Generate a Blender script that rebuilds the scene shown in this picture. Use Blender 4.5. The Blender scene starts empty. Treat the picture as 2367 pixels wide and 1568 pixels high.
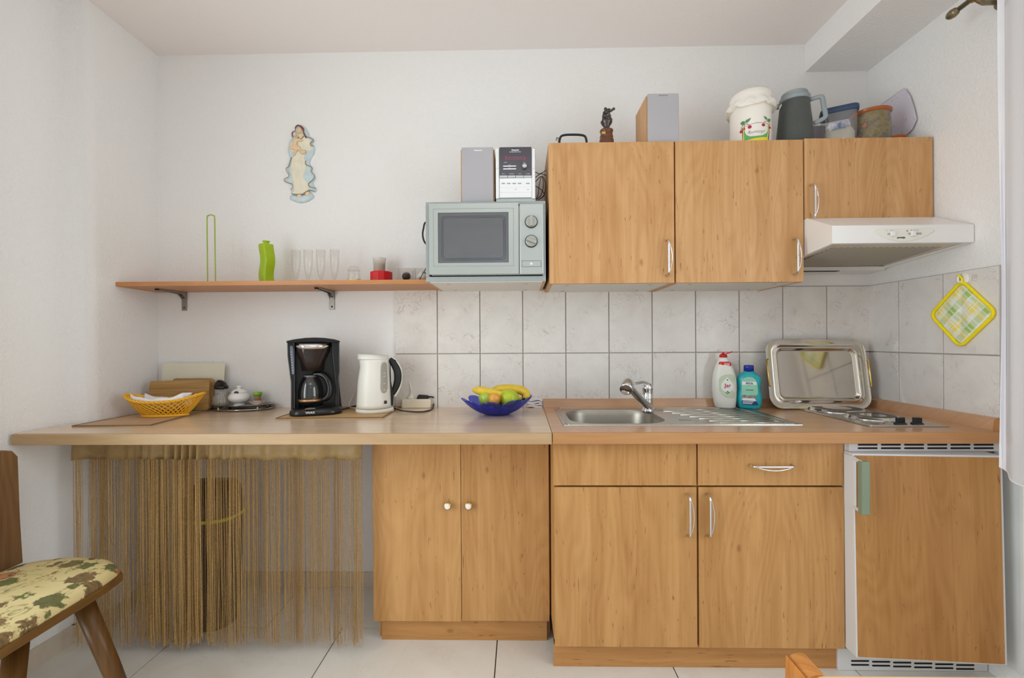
import bpy, bmesh, math, random
from math import sin, cos, pi, sqrt
from mathutils import Vector, Matrix, geometry
random.seed(7)
SC = bpy.context.scene
COL = SC.collection

# ------------------------------------------------------------------ camera
F, YAW, ROLL, CY, D, H = 1038.56, 0.0182, 0.0056, 788.75, 2.134, 1.1683
cd = bpy.data.cameras.new('camera'); cam = bpy.data.objects.new('camera', cd); COL.objects.link(cam)
cd.sensor_width = 36; cd.lens = 36 * F / 2367; cd.shift_y = (CY - 784) / 2367; cd.clip_start = 0.02
cam.matrix_world = Matrix.Translation((0, -D, H)) @ Matrix.Rotation(YAW, 4, 'Z') @ Matrix.Rotation(pi / 2, 4, 'X') @ Matrix.Rotation(-ROLL, 4, 'Z')
SC.camera = cam
SC.view_settings.view_transform = 'Standard'; SC.view_settings.look = 'None'
SC.view_settings.gamma = 1; SC.view_settings.use_curve_mapping = False
SC.view_settings.exposure = -0.97

# ------------------------------------------------------------------ world and lights
w = bpy.data.worlds.new('world'); SC.world = w; w.use_nodes = True
bg = w.node_tree.nodes['Background']; bg.inputs[0].default_value = (0.93, 0.96, 1, 1); bg.inputs[1].default_value = 1.0
SC.cycles.max_bounces = 10; SC.cycles.diffuse_bounces = 7; SC.cycles.glossy_bounces = 5
SC.cycles.transparent_max_bounces = 24; SC.cycles.caustics_refractive = False; SC.cycles.caustics_reflective = False
SC.cycles.sample_clamp_indirect = 4.0

def area(name, loc, rot, sx, sy, power, color):
    l = bpy.data.lights.new(name, 'AREA'); l.shape = 'RECTANGLE'; l.size = sx; l.size_y = sy
    l.energy = power; l.color = color
    o = bpy.data.objects.new(name, l); COL.objects.link(o); o.location = loc; o.rotation_euler = rot
    return o
REAR = 4.0          # distance of the wall behind the camera from the tiled wall
area('rear_window_daylight', (0.15, -REAR - 0.12, 1.15), (pi / 2, 0, 0), 1.6, 2.24, 7, (0.86, 0.96, 1.0))
area('side_window_daylight', (1.80, -1.75, 1.35), (0, pi / 2, 0), 1.5, 1.1, 50, (0.84, 0.95, 1))
area('added_left_fill', (-1.93, -1.95, 1.2), (0, -pi / 2, 0), 2.0, 1.2, 116, (0.86, 0.955, 1))  # fill light added on the left to brighten the right wall
area('added_overhead_fill', (0.0, -2.25, 2.5), (0, 0, 0), 0.9, 0.9, 9, (0.92, 0.97, 1.0))  # overhead fill added to brighten worktop tops and floor, no known fitting
pl_ = bpy.data.lights.new('pendant_lamp_glow', 'POINT'); pl_.energy = 5; pl_.color = (0.92, 0.96, 1.0); pl_.shadow_soft_size = .10
plo = bpy.data.objects.new('pendant_lamp_glow', pl_); COL.objects.link(plo); plo.location = (.35, -3.0, 2.1)

# ------------------------------------------------------------------ pixel of the 2367x1568 frame -> place in the room
def ray(U, V):
    cr, sr = cos(ROLL), sin(ROLL); du, dv = U - 1183.5, V - CY
    u = cr * du - sr * dv; v = sr * du + cr * dv
    c, s = cos(YAW), sin(YAW)
    return Vector((c * u - s * F, s * u + c * F, -v))
def P(U, V, d):                     # on the plane a distance d in front of the tiled wall
    r = ray(U, V); return Vector((0, -D, H)) + r * ((D - d) / r.y)
def PZ(U, V, z):                    # on the horizontal plane z
    r = ray(U, V); return Vector((0, -D, H)) + r * ((z - H) / r.z)
def PX(U, V, x):                    # on the vertical plane parallel to the side wall
    r = ray(U, V); return Vector((0, -D, H)) + r * (x / r.x)

def facing(x, d): return -math.atan2(x, D - d)      # turn so that the thing's front looks at a viewer standing in the room's middle

# ------------------------------------------------------------------ mesh helpers
class MB:
    def __init__(s): s.v = []; s.f = []; s.sm = []; s.M = Matrix.Identity(4)
    def add(s, vs, fs, smooth=False):
        n = len(s.v); s.v += [s.M @ Vector(p) for p in vs]
        for f in fs: s.f.append([i + n for i in f]); s.sm.append(smooth)
        return s
    def box(s, x0, x1, y0, y1, z0, z1):
        vs = [(x, y, z) for x in (x0, x1) for y in (y0, y1) for z in (z0, z1)]
        return s.add(vs, [(0, 1, 3, 2), (4, 6, 7, 5), (0, 4, 5, 1), (2, 3, 7, 6), (0, 2, 6, 4), (1, 5, 7, 3)])
    def hexa(s, p8):                # four bottom points then four top points, both counterclockwise
        return s.add(p8, [(3, 2, 1, 0), (4, 5, 6, 7), (0, 1, 5, 4), (1, 2, 6, 5), (2, 3, 7, 6), (3, 0, 4, 7)])
    def prism(s, poly, a0, a1, axis='y', smooth=False):
        n = len(poly)
        def q(p, a): return {'y': (p[0], a, p[1]), 'z': (p[0], p[1], a), 'x': (a, p[0], p[1])}[axis]
        vs = [q(p, a0) for p in poly] + [q(p, a1) for p in poly]
        s.add(vs, [list(range(n))[::-1], list(range(n, 2 * n))])
        return s.add(vs, [(i, (i + 1) % n, n + (i + 1) % n, n + i) for i in range(n)], smooth)
    def lathe(s, prof, seg=24, c=(0, 0, 0), smooth=True, fn=None, sx=1, sy=1):
        vs = []; n = len(prof)
        for k in range(seg):
            a = 2 * pi * k / seg
            for j, (r, z) in enumerate(prof):
                if fn: r, z = fn(a, j, r, z)
                vs.append((c[0] + r * cos(a) * sx, c[1] + r * sin(a) * sy, c[2] + z))
        fs = []
        for k in range(seg):
            for j in range(n - 1):
                fs.append((k * n + j, ((k + 1) % seg) * n + j, ((k + 1) % seg) * n + j + 1, k * n + j + 1))
        s.add(vs, fs, smooth)
        if prof[0][0] > 1e-5: s.add([vs[k * n] for k in range(seg)], [list(range(seg))[::-1]])
        if prof[-1][0] > 1e-5: s.add([vs[k * n + n - 1] for k in range(seg)], [list(range(seg))])
        return s
    def tube(s, pts, r, seg=8, caps=True, flat=1.0):
        pts = [Vector(p) for p in pts]; n = len(pts)
        rs = r if isinstance(r, (list, tuple)) else [r] * n
        vs = []; up = None
        for i, p in enumerate(pts):
            t = (pts[min(i + 1, n - 1)] - pts[max(i - 1, 0)])
            t = t.normalized() if t.length > 1e-9 else Vector((0, 0, 1))
            if up is None:
                up = Vector((0, 0, 1)) if abs(t.z) < .9 else Vector((1, 0, 0))
            a = t.cross(up)
            if a.length < 1e-6: a = t.cross(Vector((0, 1, 0)))
            a.normalize(); b = a.cross(t).normalized(); up = b
            for k in range(seg):
                th = 2 * pi * k / seg
                vs.append(p + a * (cos(th) * rs[i]) + b * (sin(th) * rs[i] * flat))
        fs = [(i * seg + k, i * seg + (k + 1) % seg, (i + 1) * seg + (k + 1) % seg, (i + 1) * seg + k) for i in range(n - 1) for k in range(seg)]
        s.add(vs, fs, seg > 4)
        if caps: s.add(vs[:seg], [list(range(seg))[::-1]]); s.add(vs[-seg:], [list(range(seg))])
        return s
    def loft(s, secs, seg=28, e=1.0, smooth=True, caps=True):      # (z, cx, cy, rx, ry), superellipse rings
        vs = []
        for sec in secs:
            z, cx, cy, rx, ry = sec[:5]; ee = sec[5] if len(sec) > 5 else e
            for k in range(seg):
                a = 2 * pi * k / seg; ca, sa = cos(a), sin(a)
                vs.append((cx + rx * abs(ca) ** ee * (1 if ca >= 0 else -1), cy + ry * abs(sa) ** ee * (1 if sa >= 0 else -1), z))
        n = len(secs)
        s.add(vs, [(i * seg + k, i * seg + (k + 1) % seg, (i + 1) * seg + (k + 1) % seg, (i + 1) * seg + k) for i in range(n - 1) for k in range(seg)], smooth)
        if caps: s.add(vs[:seg], [list(range(seg))[::-1]]); s.add(vs[-seg:], [list(range(seg))])
        return s
    def grid(s, fn, nu, nv, smooth=True, closeu=False):
        vs = [fn(i / nu, j / nv) for i in range(nu + 1) for j in range(nv + 1)]
        return s.add(vs, [(i * (nv + 1) + j, (i + 1) * (nv + 1) + j, (i + 1) * (nv + 1) + j + 1, i * (nv + 1) + j + 1) for i in range(nu) for j in range(nv)], smooth)
    def pillow(s, poly, h, wd, step, y0=0.0, fold=None):           # a cushion-like relief: outline in x/z, rising towards -y
        poly = [Vector(p) for p in poly]; n = len(poly)
        def dist(p):
            return min((p - geometry.intersect_point_line(p, poly[i], poly[(i + 1) % n])[0].to_2d()).length if 0 <= geometry.intersect_point_line(p, poly[i], poly[(i + 1) % n])[1] <= 1
                       else min((p - poly[i]).length, (p - poly[(i + 1) % n]).length) for i in range(n))
        def inside(p):
            c = False
            for i in range(n):
                a, b = poly[i], poly[(i + 1) % n]
                if (a.y > p.y) != (b.y > p.y) and p.x < (b.x - a.x) * (p.y - a.y) / (b.y - a.y) + a.x: c = not c
            return c
        xs = [p.x for p in poly]; ys = [p.y for p in poly]; pts = list(poly)
        x = min(xs)
        while x < max(xs):
            y = min(ys)
            while y < max(ys):
                q = Vector((x + random.uniform(-.2, .2) * step, y + random.uniform(-.2, .2) * step))
                if inside(q) and dist(q) > step * .4: pts.append(q)
                y += step
            x += step
        r = geometry.delaunay_2d_cdt(pts, [(i, (i + 1) % n) for i in range(n)], [list(range(n))], 1, 1e-7)
        vs = []
        for p in r[0]:
            k = min(dist(p) / wd, 1); hh = h * (0.25 + 0.75 * sqrt(max(0, 1 - (1 - k) ** 2)))
            if fold: hh += fold(p.x, p.y) * k
            vs.append((p.x, y0 - hh, p.y))
        s.add(vs, [tuple(f) for f in r[2]], True)
        s.add([(p.x, y0 - h * .25, p.y) for p in poly] + [(p.x, y0, p.y) for p in poly], [(i, (i + 1) % n, n + (i + 1) % n, n + i) for i in range(n)])
        return s
    def build(s, name, mat, parent=None, bevel=0, seg=2, local=False, solid=0, sub=0, kind=None, label=None, share=None):
        base = Vector((0, 0, 0))
        if parent is not None and not local:
            q = parent
            while q is not None: base = base + q.location; q = q.parent
        me = bpy.data.meshes.new(name)
        me.from_pydata([tuple(p - base) for p in s.v], [], s.f)
        me.polygons.foreach_set('use_smooth', s.sm)
        bm = bmesh.new(); bm.from_mesh(me)
        bmesh.ops.remove_doubles(bm, verts=bm.verts, dist=1e-6) if len(s.v) < 60000 else None
        if solid == 0 and len(s.v) < 60000: bmesh.ops.recalc_face_normals(bm, faces=bm.faces)
        bm.to_mesh(me); bm.free()
        o = bpy.data.objects.new(name, me); COL.objects.link(o)
        if mat: me.materials.append(mat)
        if parent is not None: o.parent = parent
        if solid:
            m = o.modifiers.new('s', 'SOLIDIFY'); m.thickness = solid; m.offset = 0
        if bevel:
            m = o.modifiers.new('b', 'BEVEL'); m.width = bevel; m.segments = seg; m.limit_method = 'ANGLE'; m.angle_limit = 0.7; m.use_clamp_overlap = True
        if sub:
            m = o.modifiers.new('d', 'SUBSURF'); m.levels = sub; m.render_levels = sub
        if kind: o['kind'] = kind
        if label: o['label'] = label
        return o

def tag(o, label, cat, group=None, kind=None):
    o['label'] = label; o['category'] = cat
    if group: o['group'] = group
    if kind: o['kind'] = kind
    return o
def thing(name, label, cat, loc, rz=0, group=None):
    o = bpy.data.objects.new(name, None); COL.objects.link(o); o.empty_display_size = .05
    o.location = loc; o.rotation_euler = (0, 0, rz)
    return tag(o, label, cat, group)
def struct(o): o['kind'] = 'structure'; return o
def bx(x0, x1, y0, y1, z0, z1): return MB().box(x0, x1, y0, y1, z0, z1)
def pbox(u0, v0, u1, v1, d, t, back=None):        # a slab whose front face fills the pixel rectangle at depth d, t thick
    a = P((u0 + u1) / 2, v0, d); b = P((u0 + u1) / 2, v1, d); l = P(u0, (v0 + v1) / 2, d); r = P(u1, (v0 + v1) / 2, d)
    return MB().box(l.x, r.x, -d, -d + t, b.z, a.z)
def rrect(x0, x1, z0, z1, r, n=5):
    out = []
    for cx, cz, a0 in ((x1 - r, z1 - r, 0), (x0 + r, z1 - r, 90), (x0 + r, z0 + r, 180), (x1 - r, z0 + r, 270)):
        for k in range(n + 1):
            a = math.radians(a0 + 90 * k / n); out.append((cx + r * cos(a), cz + r * sin(a)))
    return out
def circ(cx, cz, r, n=20, sx=1): return [(cx + r * sx * cos(2 * pi * k / n), cz + r * sin(2 * pi * k / n)) for k in range(n)]
def smoothpath(pts, n=6):
    pts = [Vector(p) for p in pts]; out = []
    for i in range(len(pts) - 1):
        p0, p1, p2, p3 = pts[max(i - 1, 0)], pts[i], pts[i + 1], pts[min(i + 2, len(pts) - 1)]
        for k in range(n):
            t = k / n
            out.append(0.5 * ((2 * p1) + (p2 - p0) * t + (2 * p0 - 5 * p1 + 4 * p2 - p3) * t * t + (3 * p1 - p0 - 3 * p2 + p3) * t ** 3))
    out.append(pts[-1]); return out
def lettering(txt, size, mat, parent, M, name='lettering', ext=0.0003, bend=None, sx=1, shear=0, off=0.0):
    c = bpy.data.curves.new('t', 'FONT'); c.body = txt; c.size = size; c.extrude = ext; c.align_x = 'CENTER'; c.align_y = 'CENTER'
    c.resolution_u = 3; c.shear = shear; c.offset = off
    o = bpy.data.objects.new('t', c); COL.objects.link(o)
    bpy.context.view_layer.update()
    me = bpy.data.meshes.new_from_object(o.evaluated_get(bpy.context.evaluated_depsgraph_get()))
    bpy.data.objects.remove(o); me.name = name
    for v in me.vertices:
        p = Vector((v.co.x * sx, -v.co.z, v.co.y))          # upright, facing -y
        if bend: p = bend(p)
        v.co = M @ p
    me.materials.clear(); me.materials.append(mat)
    q = bpy.data.objects.new(name, me); COL.objects.link(q); q.parent = parent
    return q
def T(x, y, z): return Matrix.Translation((x, y, z))

# ------------------------------------------------------------------ materials
def srgb(r, g, b):
    f = lambda c: (c / 255 / 12.92) if c / 255 <= .04045 else ((c / 255 + .055) / 1.055) ** 2.4
    return (f(r), f(g), f(b), 1)
class NT:
    def __init__(s, name):
        s.m = bpy.data.materials.new(name); s.m.use_nodes = True; s.t = s.m.node_tree
        s.b = s.t.nodes['Principled BSDF']; s.out = s.t.nodes['Material Output']
    def n(s, typ, **k):
        x = s.t.nodes.new(typ)
        for a, b in k.items():
            if a.startswith('i_'):
                key = a[2:]; key = int(key) if key.isdigit() else key.replace('_', ' ')
                if isinstance(b, bpy.types.NodeSocket): s.t.links.new(b, x.inputs[key])
                else: x.inputs[key].default_value = b
            else: setattr(x, a, b)
        return x
    def l(s, a, b): s.t.links.new(a, b)
    def math(s, op, a, b=None, c=None):
        x = s.n('ShaderNodeMath', operation=op)
        for i, q in enumerate((a, b, c)):
            if q is None: continue
            if isinstance(q, bpy.types.NodeSocket): s.l(q, x.inputs[i])
            else: x.inputs[i].default_value = q
        return x.outputs[0]
    def mix(s, fac, a, b, blend='MIX'):
        x = s.n('ShaderNodeMix', data_type='RGBA', blend_type=blend)
        for i, q in ((0, fac), (6, a), (7, b)):
            if isinstance(q, bpy.types.NodeSocket): s.l(q, x.inputs[i])
            else: x.inputs[i].default_value = q
        return x.outputs[2]
    def ramp(s, fac, *stops):
        x = s.n('ShaderNodeValToRGB'); e = x.color_ramp.elements
        while len(e) < len(stops): e.new(.5)
        for el, (p, c) in zip(e, stops): el.position = p; el.color = c if len(c) == 4 else (*c, 1)
        s.l(fac, x.inputs[0]); return x.outputs[0]
    def coords(s, scale=(1, 1, 1), rnd=True):
        tc = s.n('ShaderNodeTexCoord').outputs['Object']
        if rnd:
            oi = s.n('ShaderNodeObjectInfo').outputs['Random']
            cx = s.n('ShaderNodeCombineXYZ'); s.l(s.math('MULTIPLY', oi, 13.7), cx.inputs[0]); s.l(s.math('MULTIPLY', oi, 7.3), cx.inputs[1]); s.l(s.math('MULTIPLY', oi, 29.1), cx.inputs[2])
            va = s.n('ShaderNodeVectorMath', operation='ADD'); s.l(tc, va.inputs[0]); s.l(cx.outputs[0], va.inputs[1]); tc = va.outputs[0]
        return tc
    def scaled(s, v, sc):
        x = s.n('ShaderNodeVectorMath', operation='MULTIPLY'); s.l(v, x.inputs[0]); x.inputs[1].default_value = sc; return x.outputs[0]
    def noise(s, v, scale, detail=3, rough=.5, dist=0):
        x = s.n('ShaderNodeTexNoise'); s.l(v, x.inputs['Vector']); x.inputs['Scale'].default_value = scale
        x.inputs['Detail'].default_value = detail; x.inputs['Roughness'].default_value = rough; x.inputs['Distortion'].default_value = dist
        return x.outputs[0]
    def bump(s, h, strength, dist=.01):
        x = s.n('ShaderNodeBump'); s.l(h, x.inputs['Height']); x.inputs['Strength'].default_value = strength; x.inputs['Distance'].default_value = dist
        s.l(x.outputs[0], s.b.inputs['Normal'])
    def set(s, **k):
        for a, b in k.items():
            key = a.replace('_', ' ')
            if isinstance(b, bpy.types.NodeSocket): s.l(b, s.b.inputs[key])
            else: s.b.inputs[key].default_value = b
        return s

def plain(name, c, rough=.5, metal=0, spec=.5, var=.04, vs=8, bump=0, bs=300, trans=0, ior=1.45, coat=0, sss=0, alpha=1):
    n = NT(name); col = srgb(*c)
    v = n.coords()
    if var:
        k = n.noise(v, vs, 3)
        d = tuple(x * (1 - var) for x in col[:3]) + (1,); e = tuple(min(1, x * (1 + var)) for x in col[:3]) + (1,)
        n.set(Base_Color=n.ramp(k, (.3, d), (.7, e)))
    else: n.set(Base_Color=col)
    n.set(Roughness=rough, Metallic=metal, IOR=ior, Transmission_Weight=trans, Coat_Weight=coat, Alpha=alpha)
    n.b.inputs['Specular IOR Level'].default_value = spec
    if bump: n.bump(n.noise(v, bs, 2), bump, .002)
    return n.m

def wood(name, light, dark, fleck, axis='z', rough=.42, flecks=.7, bands=.06, planks=.062, fine=1.0, spec=.35):
    n = NT(name); v = n.coords()
    sp = n.n('ShaderNodeSeparateXYZ'); n.l(v, sp.inputs[0]); X, Y, Z = sp.outputs
    if axis == 'x': L, A = X, n.math('ADD', Z, Y)
    elif axis == 'y': L, A = Y, n.math('ADD', Z, X)
    else: L, A = Z, n.math('ADD', X, Y)
    cb = n.n('ShaderNodeCombineXYZ'); n.l(A, cb.inputs[0]); n.l(L, cb.inputs[2]); q = cb.outputs[0]
    wob = n.noise(n.scaled(q, (3, 1, 1.6)), 1, 2)
    k1 = n.noise(n.scaled(q, (16, 1, 1.3)), 1, 6, .6, .5)
    k2 = n.noise(n.scaled(q, (120 * fine, 1, 3.0)), 1, 3, .6)
    s1 = n.math('SINE', n.math('MULTIPLY', n.math('ADD', n.noise(n.scaled(q, (7, 1, 1.1)), 1, 1, .4, .3), n.math('MULTIPLY', wob, .3)), 95))
    fac = n.math('ADD', n.math('MULTIPLY', k1, .75), n.math('MULTIPLY', k2, .3))
    fac = n.math('ADD', fac, n.math('MULTIPLY', s1, .045))
    pl = n.n('ShaderNodeTexWhiteNoise', noise_dimensions='1D'); n.l(n.math('FLOOR', n.math('DIVIDE', A, planks)), pl.inputs['W'])
    fac = n.math('ADD', fac, n.math('MULTIPLY', n.math('SUBTRACT', pl.outputs[0], .5), bands * 2))
    c = n.ramp(fac, (.32, srgb(*dark)), (.72, srgb(*light)))
    fl = n.noise(n.scaled(q, (150, 1, 20)), 1, 2, .5, .4)
    gate = n.noise(n.scaled(q, (14, 1, 6)), 1, 2)
    fm = n.math('MULTIPLY', n.ramp(fl, (.64, (0, 0, 0)), (.70, (1, 1, 1))), n.ramp(gate, (.42, (0, 0, 0)), (.58, (1, 1, 1))))
    c = n.mix(n.math('MULTIPLY', fm, flecks), c, srgb(*fleck))
    kn = n.n('ShaderNodeTexVoronoi'); n.l(n.scaled(q, (7, 1, 4)), kn.inputs['Vector']); kn.inputs['Scale'].default_value = 1
    kf = n.ramp(kn.outputs['Distance'], (.03, (1, 1, 1)), (.075, (0, 0, 0)))
    c = n.mix(n.math('MULTIPLY', kf, flecks * .7), c, srgb(*fleck))
    n.set(Base_Color=c, Roughness=rough); n.b.inputs['Specular IOR Level'].default_value = spec
    n.bump(k2, .06, .001)
    return n.m

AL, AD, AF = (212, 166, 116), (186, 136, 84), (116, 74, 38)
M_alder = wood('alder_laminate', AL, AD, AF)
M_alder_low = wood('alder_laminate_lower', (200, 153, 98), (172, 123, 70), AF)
M_alder_h = wood('alder_laminate_across', (192, 142, 88), (168, 118, 66), AF, axis='x')
M_top = wood('worktop_beech', (206, 162, 126), (190, 144, 106), (165, 116, 76), axis='x', rough=.22, spec=.7, flecks=.1, bands=.03, planks=.035)
M_top_pale = wood('worktop_pale_beech', (222, 198, 170), (210, 182, 152), (190, 150, 112), axis='x', rough=.20, spec=.8, flecks=.12, bands=.03, planks=.05)
M_edge_pale = wood('pale_edge_band', (188, 158, 122), (174, 144, 106), (170, 130, 90), axis='x', rough=.4, flecks=.1, bands=.0)  # yellowish laminate; darker than the slab to put the lit difference into colour
M_edge_or = wood('orange_edge_band', (190, 142, 96), (174, 124, 78), (150, 100, 60), axis='x', rough=.4, flecks=.1, bands=.0)  # edge laminate, also toned below its slab for weaker light on the front
M_shelf = wood('shelf_beech', (200, 142, 92), (182, 124, 76), (160, 100, 60), axis='x', flecks=.12)
M_edge = plain('wood_edge', (176, 124, 74), .5)
M_whitelam = plain('white_laminate', (228, 224, 216), .45, var=.01)
M_cap = plain('cap_beige', (176, 160, 140), .6)
M_dark = plain('dark_gap', (40, 28, 18), .8, var=0)

def wallmat(name, col, bs=1.0):
    n = NT(name); v = n.coords(rnd=False)
    k = n.noise(v, 1.3, 3); c = srgb(*col)
    n.set(Base_Color=n.ramp(k, (.3, tuple(x * .985 for x in c[:3]) + (1,)), (.7, c)), Roughness=.9)
    n.b.inputs['Specular IOR Level'].default_value = .2
    a = n.noise(v, 95, 3, .55, .8); b = n.noise(v, 260, 2)
    n.bump(n.math('ADD', a, n.math('MULTIPLY', b, .4)), .5 * bs, .005)
    return n.m
M_wall = wallmat('painted_wall', (238, 236, 235))
M_ceil = wallmat('painted_ceiling', (238, 231, 228), .3)

def tilemat(name, c0, c1, vein, rough, vs=9, va=.35, bumpy=0, speck=None):
    n = NT(name); v = n.coords()
    k = n.noise(v, vs, 5, .6, .6)
    c = n.ramp(k, (.32, srgb(*c0)), (.68, srgb(*c1)))
    d = n.noise(v, 15, 4, .6, 1.5)
    line = n.ramp(n.math('ABSOLUTE', n.math('SUBTRACT', d, .5)), (.0, (1, 1, 1)), (.016, (0, 0, 0)))
    g = n.ramp(n.noise(v, 12, 2), (.48, (0, 0, 0)), (.66, (1, 1, 1)))
    c = n.mix(n.math('MULTIPLY', n.math('MULTIPLY', line, g), va), c, srgb(*vein))
    if speck:
        e = n.noise(n.scaled(v, (1, 2.2, 1)), 60, 3, .6, 2.5)
        l2 = n.ramp(n.math('ABSOLUTE', n.math('SUBTRACT', e, .5)), (0, (1, 1, 1)), (.018, (0, 0, 0)))
        g2 = n.ramp(n.noise(v, 7, 2), (.5, (0, 0, 0)), (.6, (1, 1, 1)))
        c = n.mix(n.math('MULTIPLY', n.math('MULTIPLY', l2, g2), .4), c, srgb(*speck))
    n.set(Base_Color=c, Roughness=rough)
    n.bump(n.noise(v, 30, 2), .03 + bumpy, .002)
    return n.m
M_tile = tilemat('glazed_marbled_tile', (220, 214, 210), (230, 226, 222), (166, 142, 138), .16, va=.7)
M_floor = tilemat('stone_floor_tile', (220, 217, 210), (230, 228, 222), (190, 174, 155), .28, 4, .35, speck=(235, 228, 216))
M_base = tilemat('stone_skirting_tile', (204, 192, 174), (216, 204, 188), (176, 160, 142), .4, 6)
M_grout = plain('grey_grout', (176, 170, 160), .9, var=.05)
M_grout_floor = plain('dark_floor_grout', (70, 60, 50), .9)

M_steel = NT('brushed_steel'); v_ = M_steel.coords(rnd=False)
M_steel.set(Base_Color=srgb(200, 196, 188), Metallic=1.0, Roughness=M_steel.ramp(M_steel.noise(M_steel.scaled(v_, (3, 260, 3)), 1, 2), (.3, (.2, .2, .2)), (.7, (.3, .3, .3)))); M_steel = M_steel.m
M_steel_dull = plain('dull_steel', (170, 164, 154), .38, 1, var=.05)
M_tray = plain('polished_tray_steel', (208, 201, 190), .09, 1, var=.01)
M_chrome = plain('chrome', (225, 225, 228), .06, 1, var=0)
M_brass = plain('brass', (205, 172, 98), .25, 1, var=.03)
M_white = plain('white_enamel', (236, 234, 232), .3, var=.01)
M_white_pl = plain('white_plastic', (232, 230, 222), .35, var=.01)
M_frwhite = plain('fridge_white', (214, 214, 216), .35, var=.01)
M_black = plain('black_plastic', (22, 21, 22), .25, var=.1)
M_black_matt = plain('black_matt', (34, 34, 36), .5, var=.1)
M_slot = plain('slot_black', (14, 13, 14), .8, var=0)
M_silver = plain('silver_plastic', (180, 186, 183), .3, .35, var=.01)
M_silver2 = plain('bright_silver_plastic', (228, 230, 232), .3, .2, var=.01)
M_greylam = plain('grey_laminate', (160, 167, 167), .4, .1, var=.04, vs=90)
M_greycloth = plain('grey_speaker_cloth', (176, 173, 178), .85, var=.04, vs=4, bump=.3, bs=2500)
M_red = plain('red_plastic', (205, 22, 26), .25, var=.03)
M_bracket = plain('bracket_steel', (150, 144, 138), .4, .6, var=.05)
M_printw = plain('white_print', (240, 240, 240), .6, var=0)
M_printd = plain('dark_print', (50, 52, 66), .6, var=0)
M_printg = plain('grey_print', (150, 150, 152), .6, var=0)
M_printgr = plain('green_print', (70, 140, 60), .6, var=0)
M_cream = plain('cream_ceramic', (240, 234, 226), .15, var=.01)
M_porc = plain('white_porcelain', (232, 232, 230), .08, var=.01)

def thin_glass(name, tint, gloss=.12, rough=.02, body=None, bodyw=0):
    n = NT(name); n.t.nodes.remove(n.b)
    t = n.n('ShaderNodeBsdfTransparent', i_Color=tint); g = n.n('ShaderNodeBsdfGlossy', i_Roughness=rough)
    lw = n.n('ShaderNodeLayerWeight', i_Blend=.35)
    k = n.math('MAXIMUM', n.math('MULTIPLY', n.math('POWER', lw.outputs['Facing'], 2.0), .6), gloss)
    m = n.n('ShaderNodeMixShader'); n.l(k, m.inputs[0]); n.l(t.outputs[0], m.inputs[1]); n.l(g.outputs[0], m.inputs[2]); o = m.outputs[0]
    if body:
        d = n.n('ShaderNodeBsdfDiffuse', i_Color=srgb(*body)); m2 = n.n('ShaderNodeMixShader', i_0=bodyw); n.l(o, m2.inputs[1]); n.l(d.outputs[0], m2.inputs[2]); o = m2.outputs[0]
    n.l(o, n.out.inputs[0]); return n.m
M_glass = thin_glass('clear_glass', (.97, .97, .96, 1), .04)
M_flute = thin_glass('clear_plastic', (.985, .98, .972, 1), .03, .05, (244, 242, 236), .025)
M_frost = thin_glass('frosted_plastic', (.97, .96, .94, 1), .04, .2, (244, 240, 232), .30)
M_carafe = thin_glass('carafe_glass', (.62, .62, .63, 1), .10)
M_mwglass = NT('microwave_window')
M_mwglass.set(Base_Color=srgb(104, 107, 112), Metallic=.35, Roughness=.04, Coat_Weight=1.0, Coat_Roughness=.02); M_mwglass = M_mwglass.m

# ------------------------------------------------------------------ room shell
XR, ZC = 1.636, 2.5536
ZT = 0.8556                                    # worktop height
wall = struct(bx(-1.95, XR + .25, 0, .15, -.02, ZC + .1).build('wall_back', M_wall))
lw = MB()
pb = [(-1.745, 0), (-1.690, -.40), (-1.754, -.405), (-1.765, -.62), (-1.765, -REAR - .05)]
pt = [(-1.739, 0), (-1.735, -.39), (-1.795, -.40), (-1.80, -.62), (-1.80, -REAR - .05)]
zs = (-.02, ZC + .1)
def lerp2(p, q, t): return (p[0] + (q[0] - p[0]) * t, p[1] + (q[1] - p[1]) * t)
for i in range(3):
    lw.grid(lambda u, v, i=i: (*lerp2(lerp2(pb[i], pb[i + 1], u), lerp2(pt[i], pt[i + 1], u), v), zs[0] + (zs[1] - zs[0]) * v), 6 if i == 0 else 1, 20)
def lwall(y0, y1, z0, z1):
    f = lambda z: -1.765 - .035 * (z - zs[0]) / (zs[1] - zs[0])
    lw.add([(f(z0), y0, z0), (f(z0), y1, z0), (f(z1), y1, z1), (f(z1), y0, z1)], [(0, 1, 2, 3)])
lwall(-.62, -1.3, *zs); lwall(-2.6, -REAR - .05, *zs); lwall(-1.3, -2.6, zs[0], .15); lwall(-1.3, -2.6, 2.2, zs[1])
lw.add([(-1.745, 0, zs[0]), (-1.95, 0, zs[0]), (-1.95, 0, zs[1]), (-1.739, 0, zs[1]), (-1.765, -REAR - .05, zs[0]), (-1.95, -REAR - .05, zs[0]), (-1.95, -REAR - .05, zs[1]), (-1.80, -REAR - .05, zs[1])], [(0, 1, 2, 3), (4, 5, 6, 7)])
struct(lw.build('wall_left', M_wall))
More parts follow.
